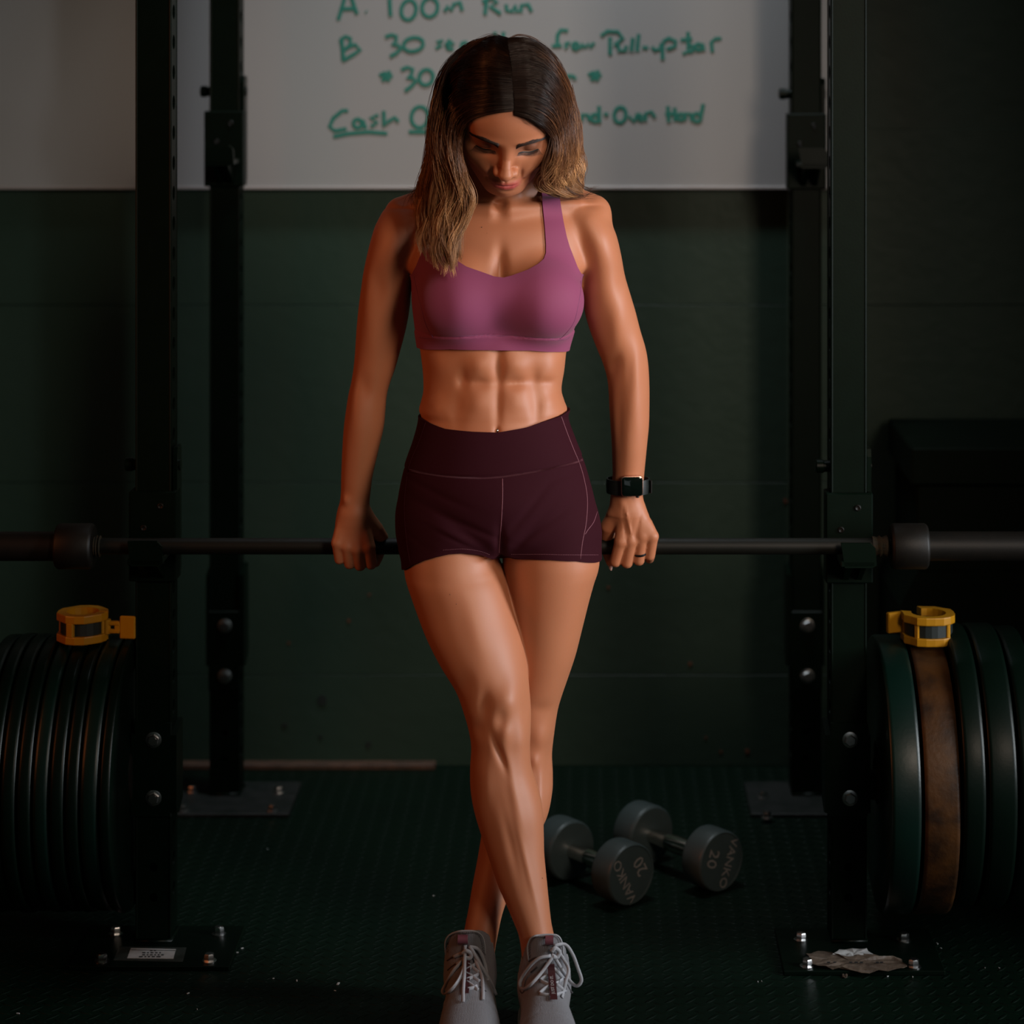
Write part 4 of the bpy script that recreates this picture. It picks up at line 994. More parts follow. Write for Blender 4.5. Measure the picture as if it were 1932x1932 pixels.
# ------------------------------------------------------------------ clothes: offset sheets of the same surface, cut along their hems
class Off:
    def __init__(s, F, off): s.F = F; s.off = off
    def __call__(s, X, Y, Z, chunk=60000): return s.F(X, Y, Z, chunk)-(s.off(X, Y, Z) if callable(s.off) else f32(s.off))
def xz(pts):
    return [(Wx(p[0], p[2]), Wz(p[1], p[2])) for p in pts]
soft_torso = Stack(torso_rows, n=2.15)
br_ops = [soft_torso]+[o for o in neck[:7]]+[Ell(tuple(W(866, 568, 3.765)), (.060, .059, .060), .028), Ell(tuple(W(1026, 568, 3.765)), (.060, .059, .060), .028),
          Cap([P4(880, 560, 3.762, .049), P4(1012, 560, 3.762, .049)], .02)]
br_ops += [fb(944, 600, 3.71, 34, 40, -.004, .05), fb(1026, 585, 3.70, 30, 36, .002, .05), fb(868, 585, 3.70, 30, 36, .002, .05)]
Fbra0 = Field([Group(br_ops, .01)])
band_x = [Wx(x, 3.74) for x in (780, 817, 919, 1056, 1090)]; band_z = [Wz(y, 3.735) for y in (634, 637, 632, 640, 634)]
def bra_off(X, Y, Z):
    zb_ = np.interp(X, band_x, band_z).astype(f32); d = Z-zb_
    return (f32(.0034)+f32(.0016)/(1+np.exp(np.clip(d/.0012, -30, 30)))-f32(.0014)*np.exp(-(d/.0016)**2)).astype(f32)
Fbra = Off(Fbra0, bra_off)
hs_ = .0042 if QUICK else .0024
v, q = mesh_field(Fbra, axis_pts(-.315, .02, hs_), axis_pts(3.66, 3.96, hs_), axis_pts(1.015, 1.30, hs_))
bra_poly = xz([(740, 657, 3.83), (792, 657, 3.80), (850, 659, 3.745), (920, 661, 3.735), (1000, 662, 3.74), (1050, 664, 3.77), (1073, 664, 3.80), (1125, 664, 3.84),
  (1130, 560, 3.84), (1116, 526, 3.83), (1098, 517, 3.805), (1090, 503, 3.785), (1083, 487, 3.77), (1075, 468, 3.76), (1069, 448, 3.757), (1063, 420, 3.765), (1059, 395, 3.78), (1056, 372, 3.80), (1053, 330, 3.84),
  (1019, 330, 3.84), (1023, 371, 3.80), (1025, 400, 3.775), (1028, 433, 3.757), (1030, 462, 3.75), (1030, 478, 3.745), (1026, 489, 3.738), (1016, 498, 3.728), (997, 509, 3.718), (966, 521, 3.71), (950, 525, 3.71), (932, 523, 3.71), (907, 514, 3.712),
  (879, 504, 3.718), (864, 494, 3.73), (858, 480, 3.745), (855, 462, 3.75), (853, 433, 3.757), (850, 400, 3.775), (847, 371, 3.80), (846, 330, 3.84),
  (812, 330, 3.84), (813, 372, 3.80), (811, 400, 3.78), (806, 430, 3.765), (800, 455, 3.757), (793, 480, 3.765), (785, 502, 3.785), (777, 517, 3.805), (758, 528, 3.83), (740, 560, 3.84)])
bv, bt = clip_mesh(v, q, poly_sd(v[:, 0], v[:, 2], bra_poly))
bra = shell('sports_bra', bv, bt, .0030, M['bra'], woman)
def seam(F, pts, r, name, m, parent, off=0., n=6, dense=4, flat=.6):
    P = catmull(pts, (len(pts)-1)*dense+1); R = ray(F, P[:, 0], P[:, 1], off)
    return MB().tube([tuple(p) for p in R], r, n, flat=flat).build(name, m, parent, smooth=True)
for P_ in ([(782, 636), (817, 638), (870, 634), (919, 633), (990, 636), (1056, 641), (1074, 637)], [(817, 637), (804, 613), (795, 580), (786, 545), (781, 520)], [(1056, 640), (1070, 626), (1083, 607), (1090, 580), (1095, 550), (1096, 522)]):
    seam(Fbra, P_, .0008, 'seam', M['bra_thread'], bra)
# shorts
sh_ops = [soft_torso, fb(985, 1020, 3.71, 11, 66, -.0035, tilt=-42), fb(890, 1015, 3.71, 11, 66, -.0035, tilt=52), fb(944, 1030, 3.71, 9, 36, -.007), fb(944, 950, 3.70, 60, 40, .004),
  fb(860, 985, 3.70, 7, 90, -.0028, .05, tilt=68), fb(840, 1005, 3.70, 9, 80, .0022, .05, tilt=68), fb(860, 1022, 3.70, 5, 60, -.0026, .05, tilt=64), fb(1040, 985, 3.70, 8, 70, -.0024, .05, tilt=-58), fb(1075, 900, 3.72, 7, 50, -.0016, .05, tilt=-76),
  fb(820, 930, 3.72, 7, 60, -.0018, .05, tilt=70), fb(1050, 1030, 3.70, 7, 50, -.0018, .05, tilt=-70), fb(800, 1030, 3.72, 6, 40, -.002, .05, tilt=60), fb(1000, 960, 3.70, 8, 60, -.002, .05, tilt=-40)]
Gs = [Group(sh_ops, .01), Group([Stack(legR_rows, n=2.05)], .024), Group([Stack(legL_rows, n=2.05)], .012)]
Fsh0 = Field(Gs)
wx_ = [Wx(x, 3.74) for x in (757, 767, 839, 894, 945, 1010, 1092, 1110)]; wz_ = [Wz(y, Y) for y, Y in ((882, 3.80), (885, 3.79), (899, 3.72), (902, 3.705), (900, 3.70), (890, 3.712), (871, 3.77), (861, 3.80))]
def sh_off(X, Y, Z):
    d = Z-np.interp(X, wx_, wz_).astype(f32)
    return (f32(.0040)+f32(.0010)/(1+np.exp(np.clip(-d/.0015, -30, 30)))-f32(.0016)*np.exp(-(d/.0018)**2)).astype(f32)
Fsh = Off(Fsh0, sh_off)
v, q = mesh_field(Fsh, axis_pts(-.325, .04, hs_), axis_pts(3.66, 3.96, hs_), axis_pts(.655, .955, hs_))
sh_poly = xz([(740, 786, 3.82), (793, 789, 3.79), (815, 799, 3.765), (839, 808, 3.745), (890, 815, 3.722), (938, 817, 3.718), (993, 808, 3.725), (1027, 796, 3.745), (1058, 784, 3.78), (1070, 776, 3.80), (1110, 768, 3.83),
  (1200, 1062, 3.80), (1133, 1058, 3.78), (1090, 1058.5, 3.725), (1040, 1058.5, 3.703), (1000, 1058, 3.705), (962, 1058, 3.715), (945, 1060, 3.73), (932, 1057, 3.718), (907, 1049, 3.706), (873, 1045, 3.70), (848, 1046, 3.702), (822, 1050, 3.71), (800, 1054, 3.725), (781, 1060, 3.745), (757, 1073, 3.78), (700, 1082, 3.80)])
sv, st_ = clip_mesh(v, q, poly_sd(v[:, 0], v[:, 2], sh_poly))
shorts = shell('shorts', sv, st_, .0030, M['shorts'], woman)
def stitched(F, pts, name, gap=3.2, r=.00055, double=False, zig=0, m=None):
    """a row of separate stitches along a seam, one mesh"""
    P = catmull(pts, 60); L = np.r_[0, np.cumsum(np.hypot(*np.diff(P, axis=0).T))]; n = max(int(L[-1]/gap), 2)
    t = np.linspace(0, L[-1], n*2+1); x = np.interp(t, L, P[:, 0]); y = np.interp(t, L, P[:, 1])
    dx, dy = np.gradient(x), np.gradient(y); ll = np.hypot(dx, dy)+1e-9; nx_, ny_ = -dy/ll, dx/ll
    R = [ray(F, x, y)]
    if zig: R = [ray(F, x+nx_*zig*np.where(np.arange(len(x)) % 2, 1, -1), y+ny_*zig*np.where(np.arange(len(x)) % 2, 1, -1))]
    mb = MB()
    if zig: mb.tube([tuple(p) for p in R[0]], r, 4, flat=.7)
    else:
        for i in range(n): mb.tube([tuple(R[0][2*i]), tuple(R[0][2*i+1])], r, 4, flat=.7)
    o = mb.build(name, m or M['thread'], shorts); o['kind'] = 'stuff'; return o
wl_ = [(772, 887), (800, 893), (839, 899), (894, 902), (945, 900), (1010, 890), (1050, 881), (1091, 871), (1099, 867)]
stitched(Fsh, wl_, 'waist_stitching', gap=1.7, zig=1.7, r=.0005)
seam(Fsh, [(948, 903), (948, 940), (946, 980), (943, 1020), (941, 1050)], .0007, 'centre_seam', M['thread'], shorts)
seam(Fsh, [(1059, 786), (1072, 822), (1084, 852), (1092, 871), (1101, 900), (1108, 940), (1106, 985), (1099, 1022), (1095, 1055)], .0007, 'side_seam', M['thread'], shorts)
seam(Fsh, [(1127, 965), (1120, 985), (1109, 1000), (1104, 1008)], .0006, 'side_seam', M['thread'], shorts)
seam(Fsh, [(803, 797), (790, 835), (775, 870), (768, 900), (763, 950), (765, 1000), (770, 1040), (774, 1062)], .0007, 'side_seam', M['shorts'], shorts)
stitched(Fsh, [(836, 1038), (873, 1036), (905, 1040), (925, 1047)], 'hem_stitching', r=.0005)
stitched(Fsh, [(775, 1053), (800, 1045), (836, 1038)], 'hem_stitching', r=.0004, m=M['shorts'])
stitched(Fsh, [(965, 1046), (1020, 1046), (1070, 1047), (1130, 1047)], 'hem_stitching', r=.0005)
# piercing bead, beauty mark, watch, ring, nail
p = ray(FB, 938, 812.5)[0]
MB().lathe([(.0002, -.0032), (.0022, -.0026), (.0032, 0), (.0022, .0026), (.0002, .0032)], (p[0], p[1]-.0008, p[2]), 'Z', 16).build('navel_stud', M['chrome'], woman, smooth=True)
for px, py, r in ((909, 429, .0010), (973.5, 315, .0006), (919, 440, .0005), (861, 1140, .0007), (849, 1122, .0008), (1023, 1657, .0009)):
    p = ray(FB, px, py)[0]
    MB().lathe([(.0001, -r), (r*.8, -r*.6), (r, 0), (r*.8, r*.6), (.0001, r)], (p[0], p[1]+r*.35, p[2]), 'Z', 10).build('beauty_mark', M['mole'], woman, smooth=True)
wt = empty('smart_watch', (Wx(1185, 3.88), 3.88, Wz(917, 3.88)))
wt.parent = woman; wt.location = Vector(wt.location)-woman.location
wcx, wcy = Wx(1185, 3.904), 3.9035
ring_pts = []
for k in range(41):
    a = 2*math.pi*k/40; ring_pts.append((wcx+.0335*math.cos(a), wcy+.0285*math.sin(a)))
bmb = MB(); v = []; f = []
for k in range(40):
    x, y = ring_pts[k]; nx_, ny_ = math.cos(2*math.pi*k/40), math.sin(2*math.pi*k/40); z0, z1 = Wz(930, 3.90), Wz(903, 3.90)
    for dz, o_ in ((z0, 0), (z0, .0018), ((z0+z1)/2, .0026), (z1, .0018), (z1, 0)): v.append((x+nx_*o_, y+ny_*o_, dz))
for k in range(40):
    for j in range(5): f.append((k*5+j, k*5+(j+1) % 5, ((k+1) % 40)*5+(j+1) % 5, ((k+1) % 40)*5+j))
bmb.add(v, f).build('watch_band', M['strap'], wt, auto=True)
def rrect(w, h, r, n=5):
    out = []
    for cx, cz, a0 in ((w-r, h-r, 0), (-(w-r), h-r, 90), (-(w-r), -(h-r), 180), (w-r, -(h-r), 270)):
        for i in range(n+1): a = math.radians(a0+90*i/n); out.append((cx+r*math.cos(a), cz+r*math.sin(a)))
    return out
def pad(loops, c, rz, name, m, parent, R=None):
    """stack of rounded rectangles (w, h, r, depth) facing -Y"""
    n = len(rrect(1, 1, .1)); v = []; f = []
    for w, h, r, d in loops: v += [Vector((x, -d, z)) for x, z in rrect(w, h, r)]
    for j in range(len(loops)-1):
        for i in range(n): f.append((j*n+i, j*n+(i+1) % n, (j+1)*n+(i+1) % n, (j+1)*n+i))
    f += [tuple(reversed(range(n))), tuple((len(loops)-1)*n+i for i in range(n))]
    rm = Matrix.Rotation(rz, 3, 'Z'); mb = MB().add([rm @ p+Vector(c) for p in v], f)
    return mb.build(name, m, parent, auto=True)
wc = (Wx(1191.5, 3.872), 3.8765, Wz(916.5, 3.872)); wz = .10
case = pad([(.0165, .0150, .005, 0), (.0182, .0164, .0062, .002), (.0184, .0166, .0064, .006), (.0178, .0160, .006, .0092), (.0170, .0152, .0055, .0096)], wc, wz, 'case', M['watch'], wt)
pad([(.0168, .0150, .0053, .0090), (.0168, .0150, .0053, .0098), (.0150, .0132, .0045, .0106)], wc, wz, 'screen', M['glass'], wt)
MB().lathe([(.0030, 0), (.0030, .0022), (.0024, .0028)], (wc[0]+.0095, wc[1]-.0048, wc[2]-.0166), 'Z', 16, Matrix.Rotation(math.pi, 3, 'X')).build('crown', M['chrome'], wt, auto=True)
MB().box((wc[0]-.0045, wc[1]-.0048, wc[2]-.0170), (.009, .0026, .0014), ch=.0005).build('side_button', M['chrome'], wt)
MB().box((wcx+.0355, 3.897, Wz(917, 3.9)), (.0022, .014, .021), Matrix.Rotation(.35, 3, 'Z'), ch=.0006).build('band_lug', M['steel_dark'], wt)
rc = P4(1207.5, 1044.5, 3.8995, 0); rr_ = rads[1]
MB().lathe([(rr_*1.00, -.0020), (rr_*1.00, .0020), (rr_*1.10, .0017), (rr_*1.13, 0), (rr_*1.10, -.0017)], rc[:3], 'Z', 40, Matrix.Rotation(.20, 3, 'X') @ Matrix.Rotation(-.09, 3, 'Y'), close=True).build('finger_ring', M['ring'], woman, auto=True)
MB().tube([(Wx(1151.5, 3.926), 3.9275, BZ-.0305), (Wx(1152.4, 3.925), 3.9250, BZ-.0345), (Wx(1153.2, 3.924), 3.9235, BZ-.0385)], [.0034, .0030, .0010], 10, flat=.5).build('fingernail', M['nail'], woman, smooth=True)
# ------------------------------------------------------------------ brows and lashes, in the frame of the head
def hray(F, x, u, off=0.):
    """drop points (x, u) of the head frame straight back onto the face"""
    x = np.asarray(x, float); u = np.asarray(u, float); t = np.full(len(x), .14)
    for _ in range(70):
        P = HC+(np.stack([x, t, u], 1)*HS) @ RH.T; P = P.astype(f32)
        t = t-np.clip((F(P[:, 0], P[:, 1], P[:, 2])-off)*.8/HS, -.01, .02)
    return HC+(np.stack([x, t, u], 1)*HS) @ RH.T
rn = random.Random(5)
for sx in (-1, 1):
    c = catmull([(.0125, .0155), (.022, .0185), (.033, .0212), (.043, .0195), (.053, .0125)], 60)
    xs_, us_, dx_, du_ = [], [], [], []
    n = 520
    for i in range(n):
        t = (i+rn.random())/n; p0 = c[int(t*59)]; w_ = .0052*(1-t)**.45+.0016
        xs_.append(sx*(p0[0]+rn.uniform(-.0005, .0005))); us_.append(p0[1]+rn.uniform(-w_, w_)); dx_.append(sx*(.0045+.001*t)); du_.append(.0028*(1-t)-.0012*t+rn.uniform(-.0005, .0005))
    xs_, us_, dx_, du_ = map(np.array, (xs_, us_, dx_, du_))
    A = hray(FH, xs_, us_); B = hray(FH, xs_+dx_*.5, us_+du_*.5, .0006); C_ = hray(FH, xs_+dx_, us_+du_, .0005)
    mb = MB()
    for a, b_, c_ in zip(A, B, C_): mb.tube([a, b_, c_], [.00026, .00030, .00010], 3)
    o = mb.build('eyebrow', M['brow'], woman); o['kind'] = 'stuff'
    # lash line and lashes
    ex = np.linspace(.0175, .0465, 24); eu = -.0022-.0034*np.cos((ex-.0325)/.0145*math.pi/2)-.0012*((ex-.0175)/.029)**2
    R0 = hray(FH, sx*ex, eu, .0002); mb = MB(); mb.tube([tuple(p) for p in R0], [.0004]+[.0011]*22+[.0004], 5, flat=.7)
    for i in range(24):
        t = i/23; k = min(int(t*23), 22); p = R0[k]*(1-(t*23-k))+R0[k+1]*(t*23-k); L_ = (.0065+.0045*t)*HS
        out = fw*.86+xv*sx*(-.25+.95*t)-upv*.42; p1 = p+out*L_*.55-upv*L_*.10; p2 = p+out*L_*.98+upv*L_*.16
        mb.tube([tuple(p), tuple(p1), tuple(p2)], [.00042, .00036, .00008], 4)
    o = mb.build('eyelashes', M['lash'], woman); o['kind'] = 'stuff'
# ------------------------------------------------------------------ hair: locks of fine strands over a dark underlayer
np.random.seed(3); rg = np.random.default_rng(3)
S_ = None                                   # "on the scalp": depth comes from the head itself
GL = [  # image-left side, from the face-framing lock outwards
 [(968, 213, S_), (927, 219, S_), (891, 234, S_), (872, 262, 3.672), (874, 300, 3.668), (886, 338, 3.672), (890, 375, 3.690), (880, 412, 3.700), (872, 452, 3.702), (878, 487, 3.692), (876, 519, 3.680)],
 [(967, 184, S_), (920, 184, S_), (870, 205, S_), (853, 245, 3.682), (853, 290, 3.674), (867, 332, 3.676), (873, 372, 3.692), (864, 410, 3.702), (852, 452, 3.704), (860, 490, 3.692), (862, 523, 3.680)],
 [(965, 152, S_), (908, 152, S_), (858, 180, S_), (838, 230, 3.700), (836, 280, 3.688), (848, 325, 3.684), (851, 370, 3.696), (838, 413, 3.708), (832, 455, 3.708), (842, 495, 3.696), (848, 524, 3.686)],
 [(962, 122, S_), (900, 120, S_), (852, 155, S_), (829, 208, 3.718), (825, 262, 3.706), (830, 313, 3.698), (832, 362, 3.704), (819, 410, 3.716), (814, 455, 3.716), (822, 495, 3.704), (831, 532, 3.694)],
 [(959, 96, S_), (898, 97, S_), (854, 132, S_), (829, 188, 3.735), (820, 245, 3.724), (819, 298, 3.718), (815, 348, 3.722), (805, 400, 3.732), (798, 440, 3.734), (795, 472, 3.730), (801, 497, 3.726)],
 [(957, 80, S_), (905, 86, S_), (858, 121, S_), (834, 165, 3.752), (820, 228, 3.748), (815, 290, 3.745), (806, 333, 3.748), (798, 372, 3.760), (797, 410, 3.764), (794, 446, 3.762), (801, 478, 3.756)],
 [(957, 76, S_), (912, 85, S_), (868, 120, 3.770), (840, 168, 3.785), (824, 235, 3.800), (817, 292, 3.810), (806, 335, 3.815), (800, 362, 3.825), (800, 385, 3.850), (802, 405, 3.868), (806, 425, 3.880)]]
GR = [
 [(971, 215, S_), (1001, 222, S_), (1024, 238, S_), (1038, 258, 3.676), (1038, 292, 3.680), (1030, 318, 3.692), (1020, 338, 3.712), (1022, 352, 3.725), (1033, 363, 3.735), (1048, 369, 3.742), (1066, 372, 3.748)],
 [(970, 186, S_), (1008, 190, S_), (1036, 207, S_), (1050, 245, 3.690), (1054, 285, 3.698), (1047, 318, 3.712), (1040, 338, 3.724), (1044, 353, 3.736), (1056, 363, 3.744), (1072, 369, 3.750), (1090, 372, 3.756)],
 [(967, 150, S_), (1009, 152, S_), (1041, 178, S_), (1060, 225, 3.712), (1067, 272, 3.722), (1064, 308, 3.734), (1059, 330, 3.744), (1062, 346, 3.754), (1070, 357, 3.762), (1082, 365, 3.768), (1096, 369, 3.772)],
 [(964, 116, S_), (1008, 116, S_), (1044, 150, S_), (1065, 205, 3.735), (1077, 258, 3.748), (1078, 300, 3.760), (1076, 322, 3.768), (1078, 338, 3.776), (1083, 350, 3.784), (1090, 359, 3.790), (1098, 366, 3.796)],
 [(960, 90, S_), (1004, 93, S_), (1040, 127, S_), (1065, 175, 3.760), (1081, 232, 3.775), (1084, 278, 3.788), (1088, 305, 3.796), (1089, 325, 3.804), (1088, 340, 3.812), (1088, 352, 3.820), (1090, 364, 3.828)],
 [(958, 77, S_), (1000, 85, S_), (1038, 115, 3.775), (1062, 160, 3.790), (1081, 218, 3.806), (1084, 265, 3.820), (1088, 300, 3.830), (1090, 325, 3.838), (1090, 342, 3.846), (1088, 356, 3.852), (1086, 368, 3.858)]]
def guide(g):
    a = np.array([(x, y, 0 if Y is None else Y) for x, y, Y in g], float); m = np.array([Y is None for _, _, Y in g])
    R = ray(FH, a[m, 0], a[m, 1]); ms = R[:, 1] > 3.82; R[ms] = [tuple(W(x, y, 3.765)) for x, y in a[m][ms, :2]] if ms.any() else R[ms]; out = np.zeros((len(g), 3)); out[m] = R
    out[~m] = [W(x, y, Y) for (x, y, Y) in g if Y is not None]; return out
def strands(G, n, nc, M_, seed, side):
    r = np.random.default_rng(seed); K = np.stack([guide(g) for g in G])          # guides, ctrl, 3
    ng = len(G); cl = np.sort(r.uniform(0, ng-1, nc)); ci = r.integers(0, nc, n)
    s = np.clip(cl[ci]+r.normal(0, .13, n), 0, ng-1); i = np.minimum(s.astype(int), ng-2); u = (s-i)[:, None, None]
    C = K[i]*(1-u)+K[i+1]*u                                                      # n, ctrl, 3
    nctl = C.shape[1]; t = np.linspace(0, nctl-1-1e-6, M_); j = t.astype(int); w = (t-j)[None, :, None]
    Q = np.concatenate([2*C[:, :1]-C[:, 1:2], C, 2*C[:, -1:]-C[:, -2:-1]], 1)
    p0, p1, p2, p3 = Q[:, j], Q[:, j+1], Q[:, j+2], Q[:, j+3]
    P = .5*((2*p1)+(-p0+p2)*w+(2*p0-5*p1+4*p2-p3)*w*w+(-p0+3*p1-3*p2+p3)*w**3)
    tt = np.linspace(0, 1, M_)
    # lift off the scalp, thickness of each lock, waves shared inside a lock
    lay = r.uniform(0, 1, n); ctr = np.array([HC[0], HC[1]+.01, HC[2]+.02])
    rad = P-ctr; rad /= np.linalg.norm(rad, axis=2)[:, :, None]
    near = np.exp(-(tt/.34)**4)
    P = P+rad*((.0035+.0075*lay[:, None])*near[None]*(0.35+.65*np.clip(tt/.10, 0, 1))[None])[:, :, None]
    A = np.clip((tt-.16)/.45, 0, 1)
    cp = r.uniform(0, 2*math.pi, (nc, 3)); ca_ = r.uniform(.6, 1.25, (nc, 3)); fr = r.uniform(1.5, 2.7, nc)
    ph = cp[ci]; am = ca_[ci]; f_ = fr[ci][:, None]
    off = np.zeros_like(P)
    off[:, :, 0] = .0085*am[:, :1]*A*np.sin(2*math.pi*f_*tt[None]+ph[:, :1])
    off[:, :, 1] = .0080*am[:, 1:2]*A*np.sin(2*math.pi*f_*tt[None]*1.1+ph[:, 1:2])
    off[:, :, 2] = .0020*A*np.sin(2*math.pi*f_*tt[None]*.9+ph[:, 2:3])
    jit = r.normal(0, 1, (n, 3))*np.array([.0030, .0075, .0030]); tight = (.25+.75*np.clip(tt*2.6, 0, 1))*(1-.80*np.clip((tt-.45)/.55, 0, 1))
    off += jit[:, None]*tight[None, :, None]
    sp = r.uniform(0, 2*math.pi, (n, 2)); off[:, :, 0] += .0010*A*np.sin(9*tt[None]+sp[:, :1]); off[:, :, 1] += .0010*A*np.sin(8*tt[None]+sp[:, 1:])
    P = P+off
    cut = np.clip(r.uniform(.80, 1.0, nc)[ci]*r.uniform(.90, 1.0, n), 0, 1); ti = tt[None]*cut[:, None]*(M_-1); a_ = np.minimum(ti.astype(int), M_-2); b_ = (ti-a_)[:, :, None]
    ix = np.arange(n)[:, None]; P = P[ix, a_]*(1-b_)+P[ix, a_+1]*b_
    # colour: dark root to honey tip, some lighter locks
    base = np.array([.016, .0068, .0038]); mid = np.array([.125, .045, .017]); tip = np.array([.80, .42, .18])
    li = (r.uniform(0, 1, nc)**1.6)[ci][:, None]; g = np.clip((tt[None]-.08-.12*(1-li))/.72, 0, 1)
    g1 = np.clip(g*2.0, 0, 1)[:, :, None]; g2 = np.clip(g*1.7-.6, 0, 1)[:, :, None]*(.12+.88*li[:, :, None]**1.3)
    col = base*(1-g1)+mid*g1; col = col*(1-g2)+tip*g2
    streak = ((li > .72)[:, :, None]*np.clip((tt-.12)/.2, 0, 1)[None, :, None]*.5); col = col*(1-streak)+np.array([.24, .095, .036])*streak
    col = col*(r.uniform(.7, 1.35, (n, 1, 1)))
    return P, col, lay
def push_out(P, F, off):
    """keep strands outside the body"""
    n, m, _ = P.shape; V = P.reshape(-1, 3).copy()
    off_ = np.broadcast_to(off, (n, m)).reshape(-1)
    for _ in range(3):
        o = np.argsort(V[:, 2]); Vs = V[o]; f, g = grad(F, Vs, .001); off = off_[o]; bad = (f < off); gg = g/(np.linalg.norm(g, axis=1)[:, None]+1e-6)
        Vs[bad] += gg[bad]*(np.clip(off[bad]-f[bad], 0, .02))[:, None]; V[o] = Vs
    return V.reshape(n, m, 3)
def strand_mesh(name, P, col, r0, m, parent, tip=.35, root=.8):
    n, k, _ = P.shape; T = np.gradient(P, axis=1); T /= np.linalg.norm(T, axis=2)[:, :, None]+1e-9
    a = np.cross(T, np.array([0, 1., .15])); a /= np.linalg.norm(a, axis=2)[:, :, None]+1e-9; b = np.cross(T, a)
    tt = np.linspace(0, 1, k); rad = r0*np.minimum(1, root+(1-root)*tt*6)*np.where(tt > .75, 1-(1-tip)*(tt-.75)/.25, 1)
    V = np.stack([P+(a*math.cos(q)+b*math.sin(q)*.7)*rad[None, :, None] for q in (0, 2*math.pi/3, 4*math.pi/3)], 2)   # n,k,3,3
    idx = np.arange(n*k*3).reshape(n, k, 3); f = []
    for c in range(3): f.append(np.stack([idx[:, :-1, c], idx[:, :-1, (c+1) % 3], idx[:, 1:, (c+1) % 3], idx[:, 1:, c]], -1).reshape(-1, 4))
    me = np_mesh(name, V.reshape(-1, 3), np.vstack(f)); cc = np.ones((n, k, 3, 4)); cc[..., :3] = col[:, :, None]
    at = me.color_attributes.new('tint', 'FLOAT_COLOR', 'POINT'); at.data.foreach_set('color', cc.astype(f32).ravel())
    o = link(name, me, m, parent, True); return o
nS = 900 if QUICK else 5200
hair = empty('hair', tuple(HC)); hair.parent = woman; hair.location = Vector(HC)-woman.location
# underlayer
ug = [Group([He((0, -.030, .018), (.0735, .075, .075), .02),
   Cap([P4(882, 190, 3.80, .020), P4(856, 240, 3.765, .017), P4(850, 290, 3.755, .018), P4(843, 340, 3.76, .018), P4(834, 385, 3.775, .012)], .02, 14),
   Cap([P4(1034, 190, 3.80, .018), P4(1060, 250, 3.785, .013), P4(1064, 295, 3.79, .013), P4(1062, 330, 3.80, .010)], .02, 14),
   Cap([P4(915, 200, 3.83, .035), P4(880, 320, 3.875, .032), P4(862, 370, 3.90, .024)], .02), Cap([P4(1000, 200, 3.83, .035), P4(1035, 300, 3.875, .030), P4(1050, 345, 3.895, .024)], .02)], .01)]
Fu = Field(ug); hh = .006 if QUICK else .004
v, q = mesh_field(Fu, axis_pts(-.31, .05, hh), axis_pts(3.58, 3.99, hh), axis_pts(1.19, 1.55, hh))
hlv = head_local(v); face = np.maximum(hlv[:, 1]-.040, .070+.0-hlv[:, 2]-.02*0)*0+np.where((hlv[:, 1] > .02) & (np.abs(hlv[:, 0]) < .066) & (hlv[:, 2] < .074), 1., -1.)
sd = np.minimum(np.minimum(hlv[:, 1]-.018-np.maximum(hlv[:, 2], 0)*.45, .066-np.abs(hlv[:, 0])), .078-hlv[:, 2]-4.0*np.abs(hlv[:, 0])**2*3)
uv, ut = clip_mesh(v, q, sd)
me = np_mesh('hair_underlayer', uv, ut); at = me.color_attributes.new('tint', 'FLOAT_COLOR', 'POINT')
cu_ = np.tile([.018, .008, .0045, 1.], (len(uv), 1)); at.data.foreach_set('color', cu_.astype(f32).ravel())
link('hair_underlayer', me, M['hair_under'], hair, True)
for nm, G, side, nn, nc in (('hair_side', GL, -1, nS, 90), ('hair_side', GR, 1, int(nS*.8), 76)):
    P, c, lay = strands(G, nn, nc, 27, 11+side, side); tq = np.linspace(0, 1, 27)[None]
    P = push_out(P, FB, .0010+(.0012+.0068*lay[:, None])*np.exp(-(tq/.36)**4)*np.clip(.35+tq*9, 0, 1))
    o = strand_mesh(nm, P, c, .00040, M['hair'], hair); o['kind'] = 'stuff'
# fine loose hairs: wisps at both shoulders, the fringe on the forehead, fly-aways
r = np.random.default_rng(8); loose = []
def wisp(pts, n, spread):
    for _ in range(n):
        a = np.array([tuple(W(*p)) for p in pts]); k = np.linspace(.2, 1, len(a))[:, None]; a = a+r.normal(0, spread, 3)*k*np.array([1, 1, .8]); a[-1] += r.normal(0, spread*1.2, 3)
        loose.append(catmull(a, 22))
wisp([(815, 300, 3.76), (803, 335, 3.78), (790, 357, 3.80), (768, 369, 3.82)], 26, .004)
wisp([(806, 330, 3.77), (795, 350, 3.79), (778, 372, 3.80), (785, 395, 3.79)], 14, .004)
wisp([(1086, 318, 3.78), (1094, 345, 3.78), (1110, 357, 3.78), (1130, 352, 3.78)], 7, .003)
wisp([(1018, 332, 3.715), (1020, 352, 3.722), (1040, 367, 3.735), (1070, 373, 3.745), (1100, 371, 3.75), (1122, 362, 3.755)], 12, .0028)
wisp([(1060, 340, 3.74), (1075, 360, 3.75), (1100, 370, 3.76), (1126, 366, 3.765)], 10, .003)
wisp([(1080, 160, 3.78), (1090, 210, 3.78), (1096, 250, 3.78), (1086, 275, 3.78)], 8, .0022)
wisp([(1088, 270, 3.79), (1094, 300, 3.79), (1098, 325, 3.79), (1090, 345, 3.79)], 18, .0035)
wisp([(957, 74, 3.72), (980, 66, 3.73), (1010, 74, 3.74), (1036, 100, 3.75)], 14, .0030)
wisp([(957, 74, 3.72), (930, 66, 3.73), (900, 78, 3.74), (866, 105, 3.75)], 10, .0026)
wisp([(840, 130, 3.76), (826, 190, 3.77), (815, 240, 3.77), (812, 290, 3.77)], 8, .0025)
